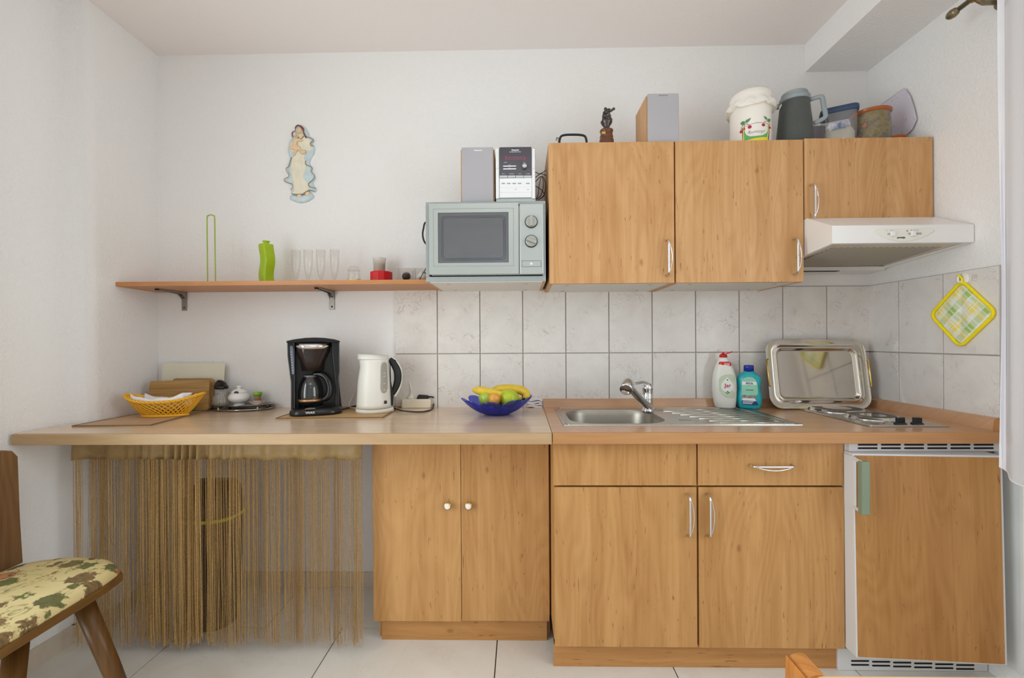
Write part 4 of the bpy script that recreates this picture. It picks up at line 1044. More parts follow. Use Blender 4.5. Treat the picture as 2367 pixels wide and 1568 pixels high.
for s_, z in ((.965, -.004), (.968, .006), (.95, .014), (.90, .020), (.75, .025), (.4, .028), (.05, .029)):
    vv += [(cc_[0] + (p[0] - cc_[0]) * s_, cc_[1] + (p[1] - cc_[1]) * s_, ZS + z) for p in so]
st_.add(vv, [(j * ns + i, j * ns + (i + 1) % ns, (j + 1) * ns + (i + 1) % ns, (j + 1) * ns + i) for j in range(6) for i in range(ns)], True); st_.add(vv[-ns:], [list(range(ns))])
st_.build('seat_cushion', M_tap, chx)
MB().box(-1.60, -1.275, -.86, -.80, ZS - .052, ZS - .028).box(-1.60, -1.275, -1.10, -1.04, ZS - .052, ZS - .028).build('seat_batten', M_dkwood_h, chx, bevel=.004)
lg1t = PZ(203, 1392, ZS - .05); lg1b = PZ(287, 1600, .14)
for (t, b) in (((-1.288, -.838, ZS - .045), (-1.190, -.775, 0)), ((-1.300, -1.0, ZS - .045), (-1.175, -1.16, 0)), ((-1.56, -.84, ZS - .05), (-1.66, -.78, 0)), ((-1.56, -1.06, ZS - .05), (-1.66, -1.14, 0))):
    MB().tube([t, tuple((t[i] + b[i]) / 2 for i in range(3)), b], [.025, .0235, .018], 16).build('leg', M_dkwood, chx)
bb = MB()
bo_ = [(-.70, ZS - .0), (-.70, .60), (-.695, .80), (-.71, .822), (-.735, .83), (-1.06, .83), (-1.09, .82), (-1.10, .80), (-1.09, .60), (-1.09, ZS)]
fr_ = [(-1.622 - (z - ZS) * .06, y, z) for y, z in bo_]; bk_ = [(x - .02, y, z) for x, y, z in fr_]; n = len(fr_)
bb.add(fr_ + bk_, [list(range(n)), list(range(n, 2 * n))[::-1]] + [(i, (i + 1) % n, n + (i + 1) % n, n + i) for i in range(n)])
bb.build('backrest', wood('backrest_wood', (142, 108, 74), (106, 76, 50), (60, 38, 20), rough=.3, flecks=.25), chx, bevel=.003)

# ------------------------------------------------------------------ table and chair at the lower right edge
tt = PZ(1900, 1560, .745); TY = tt.y
tbl = thing('dining_table', 'pale wooden dining table in front of the fridge', 'table', (.80, TY - .35, 0))
MB().prism(rrect(.36, 1.25, TY - .7, TY, .02), .715, .745, 'z').build('tabletop', wood('pale_table_wood', (236, 200, 160), (224, 184, 142), (200, 150, 100), axis='x', flecks=.1), tbl, bevel=.004)
for x in (.42, 1.19):
    for y in (TY - .06, TY - .64): MB().box(x - .025, x + .025, y - .025, y + .025, 0, .715).build('leg', wood('table_leg_wood', (226, 188, 146), (214, 172, 128), (190, 140, 96), flecks=.1), tbl, bevel=.003)
M_ora = wood('honey_wood', (214, 150, 84), (176, 110, 48), (120, 70, 30), rough=.25, flecks=.2)
ac = P(1862, 1531, 1.48)
ch2 = thing('wooden_armchair', 'honey-coloured wooden chair with a curved arm end beside the dining table', 'chair', (.28, -1.72, 0))
for dy, nm in ((0, 'arm'),):
    pass
MB().prism([(ac.x + a, ac.z + b) for a, b in [tuple(p_)[:2] for p_ in smoothpath([(-.017, -.30, 0), (-.018, -.03, 0), (-.013, -.008, 0), (-.005, -.001, 0), (.007, 0, 0), (.016, -.008, 0), (.030, -.040, 0), (.044, -.09, 0), (.05, -.30, 0)], 4)]], -1.505, -1.46, 'y', smooth=True).build('armrest', M_ora, ch2, bevel=.003)
MB().box(-.12, ac.x, -1.92, -1.47, .40, .43).build('seat', M_ora, ch2, bevel=.006)
for x in (-.09, ac.x - .015):
    for y in (-1.50, -1.89): MB().tube([(x, y, .41), (x, y, 0)], [.018, .014], 12).build('leg', M_ora, ch2)
MB().box(-.13, -.11, -1.9, -1.49, .43, .62).build('backrest', M_ora, ch2, bevel=.006)

# ------------------------------------------------------------------ stereo on the niche unit
ZN = NZ1
fdp = .318; kf = (D - fdp) / F
def sp_xz(cu, cv, d=fdp): return P(1060 + cu * .09294, 330 + cv * .09294, d)
def speaker(x0, x1, z0, z1, d, depth, label, zz, rz=0, name='Panasonic'):
    cx = (x0 + x1) / 2; t = thing('loudspeaker', label, 'loudspeaker', (cx, -d, zz), rz, None)
    hw = (x1 - x0) / 2; h = z1 - zz
    bx(-hw - .002, hw + .002, .012, depth, 0, h - .004).build('cabinet_box', M_alder, t, local=True, bevel=.0015)
    MB().prism(rrect(-hw + .003, hw - .003, .002, h, .002), 0, .012, 'y').build('grille_cloth', M_greycloth, t, local=True, bevel=.0015)
    return t, hw, h
a, b = P(1065, 341, fdp), P(1142, 465, fdp)
t1, hw, h = speaker(a.x, b.x, b.z, a.z, fdp, .18, 'grey-fronted loudspeaker standing on the niche unit beside the stereo', ZN)
lettering('Panasonic', .0082, M_printw, t1, T(.003, -.0005, h - .0125), off=.0003)
a, b = P(1146, 342, fdp), P(1238, 462, fdp)
sr = thing('stereo', 'silver micro stereo with dark display panel on the niche unit', 'stereo', ((a.x + b.x) / 2, -fdp, ZN))
MB().prism(rrect(a.x, b.x, ZN + .002, a.z, .006), -fdp + .006, -.10, 'y').build('body', M_silver, sr, bevel=.001)
bx(a.x + .008, b.x - .008, -fdp + .004, -.12, ZN, ZN + .006).build('foot', M_greylam, sr)
q0, q1 = sp_xz(1018, 122), sp_xz(1812, 815)
bx(q0.x, q1.x, -fdp - .003, -fdp + .01, q1.z, q0.z).build('display_panel', plain('display_dark', (70, 66, 76), .18, var=.03), sr)
for c0, c1 in ((918, 1015), (1812, 1908)):
    q0, q1 = sp_xz(c0, 140), sp_xz(c1, 1390); bx(q0.x, q1.x, -fdp, -fdp + .012, q1.z, q0.z).build('side_trim', M_silver2, sr, bevel=.002)
for (c0, c1, nm) in ((890, 1108, 'button_panel'), (1116, 1232, 'disc_tray'), (1240, 1365, 'lower_flap')):
    q0, q1 = sp_xz(1020, c0), sp_xz(1820, c1); bx(q0.x, q1.x, -fdp - .002, -fdp + .01, q1.z, q0.z).build(nm, M_silver2, sr, bevel=.0008)
for k in range(4):
    q0, q1 = sp_xz(1022 + k * 200, 822), sp_xz(1216 + k * 200, 882); bx(q0.x, q1.x, -fdp - .004, -fdp + .01, q1.z, q0.z).build('mode_button', M_silver, sr, bevel=.001)
def local(o, q): return T(q.x - o.location.x, q.y - o.location.y, q.z - o.location.z)
def onfront(q, off): return Vector((q.x, -fdp - off, q.z))
lettering('Panasonic', .0075, M_printw, sr, local(sr, onfront(sp_xz(1410, 192), .0034)), off=.0003)
lettering('CD STEREO SYSTEM  SA-PM21', .0036, M_printw, sr, local(sr, onfront(sp_xz(1408, 240), .0034)), ext=.0002, off=.0001)
M_disp = plain('red_display', (120, 58, 74), .3, var=.05)
for cu in (1180, 1640):
    q0, q1 = sp_xz(cu - 14, 345), sp_xz(cu + 14, 450); bx(q0.x, q1.x, -fdp - .0034, -fdp - .003, q1.z, q0.z).build('display_bar', plain('display_red', (170, 60, 84), .4, var=0), sr)
q0, q1 = sp_xz(1210, 355), sp_xz(1620, 440); bx(q0.x, q1.x, -fdp - .0032, -fdp - .003, q1.z, q0.z).build('display_window', plain('display_dim', (104, 72, 86), .3, var=.1), sr)
for cv in (594, 663):
    q0, q1 = sp_xz(1110, cv - 10), sp_xz(1432, cv + 10); bx(q0.x, q1.x, -fdp - .005, -fdp - .003, q1.z, q0.z).build('slim_button', M_silver2, sr)
for (cu, cv, t, s) in ((1165, 502, 'MODE', .0042), (1268, 565, 'RANDOM', .0026), (1268, 633, 'REPEAT', .0026), (1118, 785, 'REPLAY', .0034), (1318, 785, 'TUNER BAND', .0034), (1520, 785, 'MUSIC', .0034), (1722, 785, 'AUX TAPE', .0034), (1630, 500, 'VOLUME', .0026)):
    lettering(t, s, M_printw, sr, local(sr, onfront(sp_xz(cu, cv), .0034)), ext=.0002)
q = sp_xz(1640, 610); m = MB(); m.M = T(q.x, -fdp - .003, q.z) @ Matrix.Rotation(pi / 2, 4, 'X')
m.lathe([(.0105, 0), (.0100, .006), (.0088, .016), (.008, .017), (0, .0165)], 28).build('volume_knob', plain('knob_silver', (214, 216, 218), .15, .9, var=.05), sr)
for k in range(5):
    q0, q1 = sp_xz(1070 + k * 135 + (70 if k == 4 else 0), 1010), sp_xz(1155 + k * 135 + (70 if k == 4 else 0), 1028); bx(q0.x, q1.x, -fdp - .0045, -fdp - .002, q1.z, q0.z).build('small_button', plain('button_grey', (150, 152, 158), .3, .4), sr)
lettering('DISC', .004, M_printg, sr, local(sr, onfront(sp_xz(1425, 1165), .0024)), ext=.0002)
lettering('USB', .0045, M_printg, sr, local(sr, onfront(sp_xz(1722, 1170), .0024)), ext=.0002)
for cu in (962, 1868):
    q = sp_xz(cu, 645); m = MB(); m.M = T(q.x, -fdp, q.z) @ Matrix.Rotation(pi / 2, 4, 'X'); m.lathe([(.0022, 0), (.0022, .0015), (0, .002)], 12).build('side_button', M_silver2, sr)
# cables beside it
M_cable = plain('dark_cable', (58, 50, 46), .5)
cbm = MB()
for pts in ([(1238, 398), (1248, 402), (1262, 394)], [(1238, 410), (1250, 402), (1262, 406)], [(1238, 420), (1252, 408), (1256, 430), (1250, 452), (1240, 461)], [(1251, 408), (1246, 430), (1244, 450), (1239, 460)], [(1254, 406), (1261, 425), (1258, 450), (1246, 461)], [(1238, 430), (1252, 440), (1258, 452), (1244, 462)]):
    cbm.tube(smoothpath([P(u, v, .22 + .02 * (i % 2)) for i, (u, v) in enumerate(pts)], 5), .0016, 6)
tag(cbm.build('cable_bundle', M_cable), 'tangle of thin dark cables between the stereo and the wall cabinet', 'cable')

# ------------------------------------------------------------------ on top of the wall cabinets
ZU = Z1
t2, hw, h = speaker(P(1496, 300, .325).x, P(1571, 300, .325).x, ZU, P(1533, 216, .325).z, .325, .17, 'grey-fronted loudspeaker with wooden side on top of the wall cabinets', ZU)
bx(-.018, .018, -.0014, 0, h - .010, h - .006).build('name_plate', M_printg, t2, local=True)
# carrying case with handle
q = P(1323, 320, .22)
cs = thing('carry_case', 'black bow handle of a flat case lying on the wall cabinets beside the figurine', 'case', (q.x, -.20, ZU))
bx(-.075, .075, -.055, .12, 0, .022).build('case', M_black_matt, cs, local=True, bevel=.006)
hz = P(1323, 312, .24).z - ZU; xw = (1354 - 1291) / 2 * (D - .24) / F
MB().tube(smoothpath([(-xw, -.04, .03), (-xw + .002, -.04, hz - .018), (-xw + .014, -.04, hz - .002), (0, -.04, hz + .001), (xw - .014, -.04, hz - .003), (xw - .002, -.04, hz - .018), (xw, -.04, .03)], 5), .0048, 8, True, 1).build('handle', M_black_matt, cs, local=True)
MB().tube(smoothpath([(-xw - .012, -.04, .052), (-xw - .010, -.04, .064), (-xw - .002, -.04, .058), (-xw - .004, -.04, .048)], 4), .0025, 6).build('latch', M_bronze, cs, local=True)
# figurine
q = P(1402, 325, .26); kg = (D - .26) / F
fgn = thing('figurine', 'small dark bronze trophy statuette on a turned brown wooden base', 'figurine', (q.x, -.26, ZU))
zt_f = lambda v: P(1402, v, .26).z - ZU
def r_(px): return px * kg
MB().lathe([(r_(16.5), 0), (r_(16.5), zt_f(325)), (r_(15), zt_f(322)), (r_(14.5), zt_f(320)), (r_(15.5), zt_f(318)), (r_(14.2), zt_f(314)), (r_(13.5), zt_f(308)), (r_(15.2), zt_f(305)), (r_(15.2), zt_f(302)), (r_(12), zt_f(300)), (0, zt_f(299.5))], 28).build('wooden_base', plain('brown_turned_wood', (104, 62, 40), .3), fgn, local=True)
MB().box(r_(-13), r_(-5), -r_(15.4), -r_(12), zt_f(317), zt_f(311)).build('plaque', M_brass, fgn, local=True)
M_bz = plain('dark_bronze', (88, 82, 80), .35, .8, var=.2, vs=90)
MB().lathe([(r_(10), zt_f(300)), (r_(7), zt_f(297)), (r_(6.5), zt_f(294)), (r_(9.5), zt_f(290)), (r_(13), zt_f(284)), (r_(13.5), zt_f(282)), (r_(10), zt_f(280)), (0, zt_f(279.5))], 24).build('cup', M_bz, fgn, local=True)
m = MB()
def bz(u, v): return ((u - 1402) * kg, 0, zt_f(v))
for pts, r in (([(1396, 281), (1395, 272), (1397, 262), (1402, 257)], .0055), ([(1409, 281), (1410, 270), (1407, 262), (1402, 258)], .0055), ([(1400, 281), (1402, 275), (1404, 268)], .006), ([(1398, 263), (1402, 258), (1404, 254)], .010), ([(1404, 258), (1412, 257), (1418, 252)], .0048), ([(1397, 262), (1396, 272), (1394, 279)], .0045)):
    m.tube(smoothpath([bz(*p) for p in pts], 3), r, 8)
for (u, v, r) in ((1400, 252, .007), (1419, 252, .006), (1408, 255, .008), (1396, 278, .009), (1411, 277, .009), (1403, 279, .010), (1400, 268, .009)):
    p = bz(u, v); m.lathe([(0, -r), (r * .7, -r * .7), (r, 0), (r * .7, r * .7), (0, r)], 10, p)
m.build('cast_figure', M_bz, fgn, local=True)
# cherry jar
dj = .22; kj = (D - dj) / F; q = P(1735, 320, dj)
rt_ = thing('rum_pot_jar', 'tall white ceramic jar painted with cherries, frilled white lid', 'jar', (q.x, -dj, ZU), facing(q.x, dj))
RB = 43.5 * kj; zv = lambda v: P(1735, v, dj).z - ZU
zl = zv(253)
MB().lathe([(RB * .96, 0), (RB, .006), (RB, zl - .01), (RB * .99, zl + .01), (RB * .9, zl + .014), (0, zl + .014)], 48).build('jar_body', M_cream, rt_, local=True)
def frill(a, j, r, z):
    if j in (0, 1, 2): return r * (1 + .025 * sin(a * 11)), z + .006 * sin(a * 11 + .6) * (1 if j < 2 else .5)
    return r, z
zl0 = zv(262)
MB().lathe([(RB * 1.18, zl0 + .002), (RB * 1.21, zl0 + .006), (RB * 1.10, zl0 + .024), (RB * 1.02, zl0 + .034), (RB * 1.03, zl0 + .045), (RB * 1.0, zl0 + .062), (RB * .9, zl0 + .073), (RB * .5, zl0 + .079), (0, zl0 + .080)], 96, fn=frill).build('lid', M_cream, rt_, local=True, solid=.0025)
def cyl(p, o=.0006, R=RB): a = p.x / R; return Vector((R * sin(a) + 0 * o, -(R + o - p.y) * cos(a), p.z))
zf_ = lambda v: P(1735, v, dj + RB * .93).z - ZU
def jw(cu, cv): u = 1670 + cu * .0972; v = 200 + cv * .0972; x = (u - 1735) * kj * .98; return (RB * math.asin(max(-.99, min(.99, x / RB))), zf_(v))
def jart(name, mat, pts, o, par=None):
    return art(name, mat, par or rt_, [jw(*c) for c in pts], lambda p: cyl(p, .0004), o)
navy = plain('navy_glaze', (54, 44, 110), .2, var=0); yl = plain('yellow_glaze', (248, 222, 60), .2, var=0); gg = plain('green_glaze', (104, 176, 108), .2, var=0)
chm = plain('cherry_glaze', (178, 40, 70), .2, var=.1); lf_ = plain('leaf_glaze', (84, 142, 88), .25, var=.1); br_ = plain('stem_glaze', (150, 100, 50), .3, var=0)
F1 = jart('painted_frame', navy, [(492, 935), (640, 890), (800, 872), (950, 876), (1048, 895), (1055, 1080), (1040, 1265), (1030, 1420), (495, 1420), (500, 1180)], .0002)
jart('painted_yellow', yl, [(512, 940), (545, 935), (1010, 905), (1038, 905), (1040, 1080), (1024, 1235), (1020, 1400), (512, 1400), (512, 1180)], .0005, F1)
jart('painted_green', gg, [(530, 945), (1022, 915), (1022, 1080), (1008, 1215), (800, 1235), (540, 1262), (530, 1100)], .0008, F1)
jart('painted_field', M_cream, [(548, 925), (650, 898), (800, 884), (950, 886), (1018, 900), (1015, 1060), (985, 1130), (900, 1180), (780, 1190), (660, 1180), (585, 1130), (550, 1040)], .0011, F1)
for pts in ([(455, 795), (510, 770), (560, 800), (540, 850), (490, 865)], [(555, 820), (575, 770), (680, 740), (650, 800), (600, 840)], [(938, 720), (990, 740), (1025, 800), (975, 800)], [(1015, 815), (1035, 765), (1080, 762), (1070, 830), (1030, 840)]): jart('painted_leaf', lf_, pts, .0016)
for (c, d_, e) in ((478, 1010, 36), (652, 955, 42), (540, 970, 22), (932, 935, 36), (1060, 970, 26)):
    jart('painted_cherry', chm, [(c + e * cos(t), d_ + e * 1.0 * sin(t)) for t in [2 * pi * j / 12 for j in range(12)]], .0016)
for pts in ([(550, 850), (500, 890), (465, 970)], [(550, 850), (545, 900), (540, 950)], [(560, 850), (620, 880), (652, 920)], [(1020, 830), (960, 850), (940, 900)], [(1030, 830), (1060, 880), (1062, 940)]):
    m = MB(); pp = [cyl(Vector((jw(*c)[0], 0, jw(*c)[1])), .0014) for c in pts]; m.tube(smoothpath(pp, 4), .0009, 5).build('painted_stem', br_, rt_, local=True)
qx, qz = jw(790, 1085)
lettering('Rumtopf', .0185, M_printd, F1, T(0, 0, 0), bend=lambda p: cyl(Vector((p.x + qx, p.y, p.z + qz)), .0022), ext=.0002, shear=.25, off=-.0004)
# thermos jug
dt = .21; kt = (D - dt) / F; q = P(1837, 320, dt); zv2 = lambda v: P(1837, v, dt).z - ZU
tj = thing('vacuum_jug', 'dark grey dimpled vacuum jug with light grey lid, spout and handle', 'jug', (q.x, -dt, ZU), facing(q.x, dt))
z1_ = zv2(236)
def tr_(px): return px * kt
M_jug = plain('dark_grey_jug', (78, 82, 80), .45, var=.03); M_jugl = plain('light_grey_jug', (150, 160, 164), .4, var=.02)
body = MB().lathe([(tr_(41), 0), (tr_(40), .01), (tr_(29.5), z1_ - .006), (tr_(29), z1_)], 48).build('jug_body', M_jug, tj, local=True)
dp_ = MB()
for j in range(60):
    z = .035 + j * .0062
    if z > z1_ - .006: break
    r = tr_(41) + (tr_(29.5) - tr_(41)) * z / z1_
    for k in range(26):
        a = -pi / 2 + (k - 12.5 + .5 * (j % 2)) * .105
        dp_.M = T(r * cos(a), r * sin(a), z) @ Matrix.Rotation(a + pi / 2, 4, 'Z')
        e = .0012; dp_.add([(-e, 0, 0), (0, -.0006, e), (e, 0, 0), (0, -.0006, -e), (0, -.0012, 0)], [(0, 4, 1), (1, 4, 2), (2, 4, 3), (3, 4, 0)])
dp_.build('dimples', plain('dimple_grey', (132, 138, 134), .4, var=0), body, local=True, kind='stuff')
lidj = MB().lathe([(tr_(29.5), z1_ - .004), (tr_(31), z1_), (tr_(31), z1_ + .013), (tr_(27.5), z1_ + .018), (tr_(26.5), z1_ + .021), (tr_(27.5), z1_ + .023), (tr_(26.5), z1_ + .032), (tr_(18), z1_ + .038), (0, z1_ + .039)], 40).build('jug_lid', M_jugl, tj, local=True)
m = MB().hexa([(-tr_(44), -.008, z1_ - .010), (-tr_(28), -.010, z1_ - .014), (-tr_(28), .010, z1_ - .014), (-tr_(44), .008, z1_ - .010), (-tr_(44), -.008, z1_ + .002), (-tr_(28), -.010, z1_ + .006), (-tr_(28), .010, z1_ + .006), (-tr_(44), .008, z1_ + .002)]).build('spout', M_jugl, tj, local=True, bevel=.003)
hpts = [(tr_(28), 0, z1_ - .006), (tr_(46), 0, z1_ - .003), (tr_(52), 0, z1_ - .010), (tr_(55), 0, z1_ - .05), (tr_(58), 0, z1_ - .085), (tr_(54), 0, z1_ - .097), (tr_(36), 0, z1_ - .108)]
MB().tube(smoothpath(hpts, 3), .0062, 8, True, 1.5).build('jug_handle', M_jugl, tj, local=True)
MB().prism([(-.010, 0), (.010, .016), (.006, .024), (-.006, .020), (-.012, .010)], -.001, 0, 'y').build('tag', M_printw, tj, local=True).matrix_local = T(-tr_(27), -tr_(17), z1_ - .034) @ Matrix.Rotation(-1.0, 4, 'Z')
# transparent food box with blue lid
db = .20; q = P(1937, 318, db); kb = (D - db) / F; zv3 = lambda v: P(1937, v, db).z - ZU
fb = thing('food_box', 'clear plastic food box with navy lid, holding a bag of grain', 'food box', (q.x - .004, -db - .01, ZU), -.5)
hw_, hd2, hb = .062, .046, zv3(268)
MB().loft([(0, 0, 0, hw_ * .9, hd2 * .9), (.004, 0, 0, hw_ * .93, hd2 * .93), (hb, 0, 0, hw_, hd2)], 32, .35, caps=False).build('clear_box', thin_glass('clear_box_plastic', (.93, .93, .95, 1), .10, .05, (225, 222, 228), .12), fb, local=True)
MB().loft([(hb - .006, 0, 0, hw_ * 1.05, hd2 * 1.05), (hb, 0, 0, hw_ * 1.09, hd2 * 1.08), (hb + .014, 0, 0, hw_ * 1.09, hd2 * 1.08), (hb + .018, 0, 0, hw_ * 1.02, hd2 * 1.02)], 32, .35).build('blue_lid', plain('navy_lid', (52, 72, 104), .35, var=.05), fb, local=True)
random.seed(4)
m = MB(); m.lathe([(.0, .004), (.042, .004), (.052, .03), (.053, .075), (.044, .098), (.02, .106), (0, .104)], 24, sy=.76, fn=lambda a, j, r, z: (r * (1 + .06 * sin(3 * a + j)), z + .003 * sin(2 * a))).build('grain', plain('grain', (214, 204, 178), .8, var=.15, vs=300, bump=.5, bs=900), fb, local=True)
m = MB()
for k in range(5):
    a = k * 1.3; m.grid(lambda s, t: (-.03 + .06 * s, -.038 + .012 * sin(a + 5 * s) + .02 * (k - 2) * .5, .078 + .026 * t * abs(sin(a * 2 + 4 * s)) + .004), 6, 4)
m.build('bag_folds', thin_glass('bag_film', (.9, .92, .98, 1), .25, .12, (150, 160, 200), .25), fb, local=True)
# brown ceramic pot
dc = .225; q = P(2012, 318, dc); zv4 = lambda v: P(2014, v, dc).z - ZU; kc = (D - dc) / F
npt = NT('mottled_glaze'); v_ = npt.coords(); k1 = npt.noise(v_, 17, 4, .6, 0)
c_ = npt.ramp(k1, (.30, srgb(96, 90, 70)), (.48, srgb(136, 120, 84)), (.60, srgb(98, 96, 92)), (.68, srgb(196, 112, 56)))
npt.set(Base_Color=c_, Roughness=.15); M_pot = npt.m
M_rim = plain('orange_glaze', (168, 92, 44), .15, var=.1, vs=30)
pot = thing('ceramic_pot', 'mottled olive ceramic pot with glazed orange rim', 'pot', (q.x, -dc, ZU))
hpz = zv4(266); R = 36.5 * kc
MB().lathe([(R * .92, 0), (R * 1.02, .012), (R * 1.04, .05), (R * .99, hpz - .014), (R * 1.0, hpz - .008)], 40).build('pot_body', M_pot, pot, local=True)
MB().lathe([(R * 1.0, hpz - .010), (R * 1.08, hpz), (R * 1.08, hpz + .004), (R * 1.0, hpz + .006), (R * .93, hpz), (R * .9, hpz - .03)], 40).build('pot_rim', M_rim, pot, local=True)
q = P(2064, 317, .24)
pl2 = thing('orange_saucer', 'low orange ceramic saucer lying in front of the brown pot', 'saucer', (q.x, -.235, ZU))
MB().lathe([(.03, 0), (.034, .012), (.048, .036), (.050, .039), (.047, .038), (.03, .016), (0, .014)], 40).build('saucer', M_rim, pl2, local=True)
# curled sheet of paper behind
def paper(s, t):
    return None
pc = [(2086, 204), (2010, 256), (1985, 300), (1990, 330), (2075, 330), (2112, 290), (2118, 262), (2106, 222), (2100, 208)]
sht = thing('curled_paper', 'large curled pale lilac sheet with faint handwriting behind the brown pot', 'paper', (1.40, -.10, ZU))
xs = [(u, v) for u, v in pc]
def dpap(u): return .085 + .185 * max(0, (u - 1985) / 134) ** 1.4
M_paper = plain('lilac_paper', (205, 198, 210), .8, var=.03)
def pap(u, v): return P(u, v, dpap(u))
outp = [(2090, 203), (2104, 222), (2113, 250), (2119, 275), (2109, 298), (2085, 320), (1990, 320), (1985, 285), (2030, 246)]
allp = [Vector(p) for p in outp]; n0 = len(allp)
for i in range(1, 20):
    for j in range(1, 20):
        p = Vector((1985 + i * 7, 203 + j * 6))
        if in_poly(p, outp): allp.append(p)
r = geometry.delaunay_2d_cdt(allp, [(i, (i + 1) % n0) for i in range(n0)], [list(range(n0))], 1, 1e-7)
MB().add([tuple(pap(p.x, p.y)) for p in r[0]], [tuple(f) for f in r[2]], True).build('sheet', M_paper, sht, solid=.0006)
wr_ = MB(); rs2 = random.Random(5)
for (u, v) in ((2073, 213), (2080, 216), (2086, 219), (2068, 222), (2073, 226), (2062, 232), (2087, 275), (2089, 282), (2094, 280), (2066, 296), (2068, 302), (2083, 308), (2087, 309), (2092, 312), (2097, 304), (2103, 300), (2102, 296), (2094, 306)):
    a = pap(u, v) + Vector((-.0006, -.0015, 0)); e = rs2.uniform(.003, .006)
    wr_.tube([a, a + Vector((e * rs2.uniform(-.2, .5), 0, e * (1.2 if v > 260 else -.4))), a + Vector((e * rs2.uniform(-.1, .9), 0, e * (2 if v > 260 else -.9)))], .0005, 4)
wr_.build('handwriting', M_printd, sht, kind='stuff')
q = P(1889, 305, .12); bxx = thing('grey_carton', 'pale grey carton half hidden between the jug and the food box', 'carton', (q.x, -.10, ZU))
bx(-.03, .03, -.03, .03, 0, P(1890, 291, .13).z - ZU).build('carton', plain('carton_lilac', (190, 184, 192), .7), bxx, local=True)

# ------------------------------------------------------------------ things on the long shelf
def on_shelf(u, d=.13): q = P(u, 600, d); return (q.x, -d, st)
ks = (D - .13) / F
lp = thing('paper_towel_stand', 'tall green wire loop stand on the shelf', 'stand', on_shelf(488))
zt5 = P(488, 497, .13).z - st; hw5 = 9 * ks
M_grw = plain('green_wire', (150, 178, 50), .4)
MB().tube(smoothpath([(-hw5 * .95, 0, .002), (-hw5 * .98, 0, zt5 * .5), (-hw5, 0, zt5 - .02), (-hw5 * .7, 0, zt5 - .004), (0, 0, zt5), (hw5 * .7, 0, zt5 - .004), (hw5, 0, zt5 - .02), (hw5 * 1.05, 0, zt5 * .5), (hw5 * 1.15, 0, .002)], 5), .0024, 8).build('wire_loop', M_grw, lp, local=True)
MB().tube([(.03 * cos(t), .03 * sin(t), .002) for t in [2 * pi * k / 24 for k in range(25)]], .002, 6, False).build('base_ring', M_grw, lp, local=True)
gv = thing('green_vase', 'lime green wavy square bottle vase on the shelf', 'vase', on_shelf(617, .11), -.55)
kv = (D - .11) / F; zg = lambda v: P(617, v, .11).z - st
secs = []
for k in range(19):
    z = k / 18 * zg(566); w_ = .0036 * sin(k / 18 * 2 * pi * 1.35 + 2.6); secs.append((z, w_ * 1.4, w_ * .3, .0245, .0245, .28))
top_ = secs[-1]
secs += [(top_[0] + .003, top_[1], top_[2], .022, .022, .3), (top_[0] + .004, top_[1], 0, .012, .012, 1), (top_[0] + .012, top_[1], 0, .0115, .0115, 1), (top_[0] + .014, top_[1], 0, .016, .016, 1), (top_[0] + .017, top_[1], 0, .016, .016, 1)]
MB().loft(secs, 32).build('vase_body', plain('lime_glass', (156, 184, 22), .22, var=.04), gv, local=True)
zf = P(700, 578, .12).z - st
prof_f = [(.024, 0), (.024, .0015), (.006, .003), (.0028, .006), (.0028, .012), (.0045, .018), (.010, .034), (.0155, .062), (.0185, .095), (.0205, zf)]
prof_in = [(.0198, zf), (.0178, .095), (.0148, .062), (.0092, .036), (.004, .022), (0, .020)]
flute = None
for i, u in enumerate((684.5, 712.5, 741.5, 773.5)):
    lab = ('clear plastic champagne flute nearest the green vase', 'clear plastic champagne flute, second from the green vase', 'clear plastic champagne flute, third from the green vase', 'clear plastic champagne flute nearest the candle jar')[i]
    if i == 0:
        flute = thing('champagne_flute', lab, 'glass', on_shelf(u, .12), 0, 'champagne flutes on the shelf')
        MB().lathe(prof_f + prof_in, 28).build('flute_bowl', M_flute, flute, local=True)
    else:
        o = flute.copy(); COL.objects.link(o); o.location = on_shelf(u, .12); o['label'] = lab
        for ch in list(flute.children): c = ch.copy(); COL.objects.link(c); c.parent = o
cj = thing('candle_jar', 'small lidded glass jar with pale yellow wax on the shelf', 'jar', on_shelf(818, .13))
zj = lambda v: P(818, v, .13).z - st
MB().lathe([(.026, 0), (.028, .003), (.029, .022), (.0265, zj(633)), (.0265, zj(629)), (.025, zj(628)), (.0265, zj(627)), (.0255, zj(626))], 28).build('jar_glass', M_glass, cj, local=True)
MB().lathe([(.026, .002), (.0272, .004), (.0275, .020), (0, .0195)], 28).build('wax', plain('pale_yellow_wax', (232, 226, 178), .5), cj, local=True)
MB().lathe([(.0275, zj(626)), (.0285, zj(624)), (.021, zj(623)), (.0205, zj(619)), (.018, zj(616.5)), (0, zj(616))], 28).build('glass_lid', M_glass, cj, local=True)
rc = thing('red_candle', 'low glossy red multi-sided candle dish on the shelf', 'candle', on_shelf(881.5, .15))
zr = P(881, 629, .15).z - st
MB().lathe([(.046, 0), (.0485, .003), (.0485, zr - .002), (.045, zr), (0, zr)], 12, smooth=False).build('red_dish', plain('glossy_red', (196, 14, 22), .12, var=.03), rc, local=True, bevel=.002)
wc = thing('frosted_cup', 'stack of frosted plastic cups behind the red candle', 'cup', on_shelf(877, .07))
zw = P(877, 597, .07).z - st
MB().lathe([(.022, 0), (.0275, zw - .02), (.030, zw), (.029, zw), (.022, .002), (0, .002)], 28).build('cup', M_frost, wc, local=True)
MB().lathe([(.0205, .003), (.0248, zw - .026), (0, zw - .026)], 24).build('inner_cup', thin_glass('milky', (.95, .93, .88, 1), .03, .3, (230, 222, 200), .75), wc, local=True)
M_sock = plain('socket_white', (212, 206, 200), .35, var=.01)
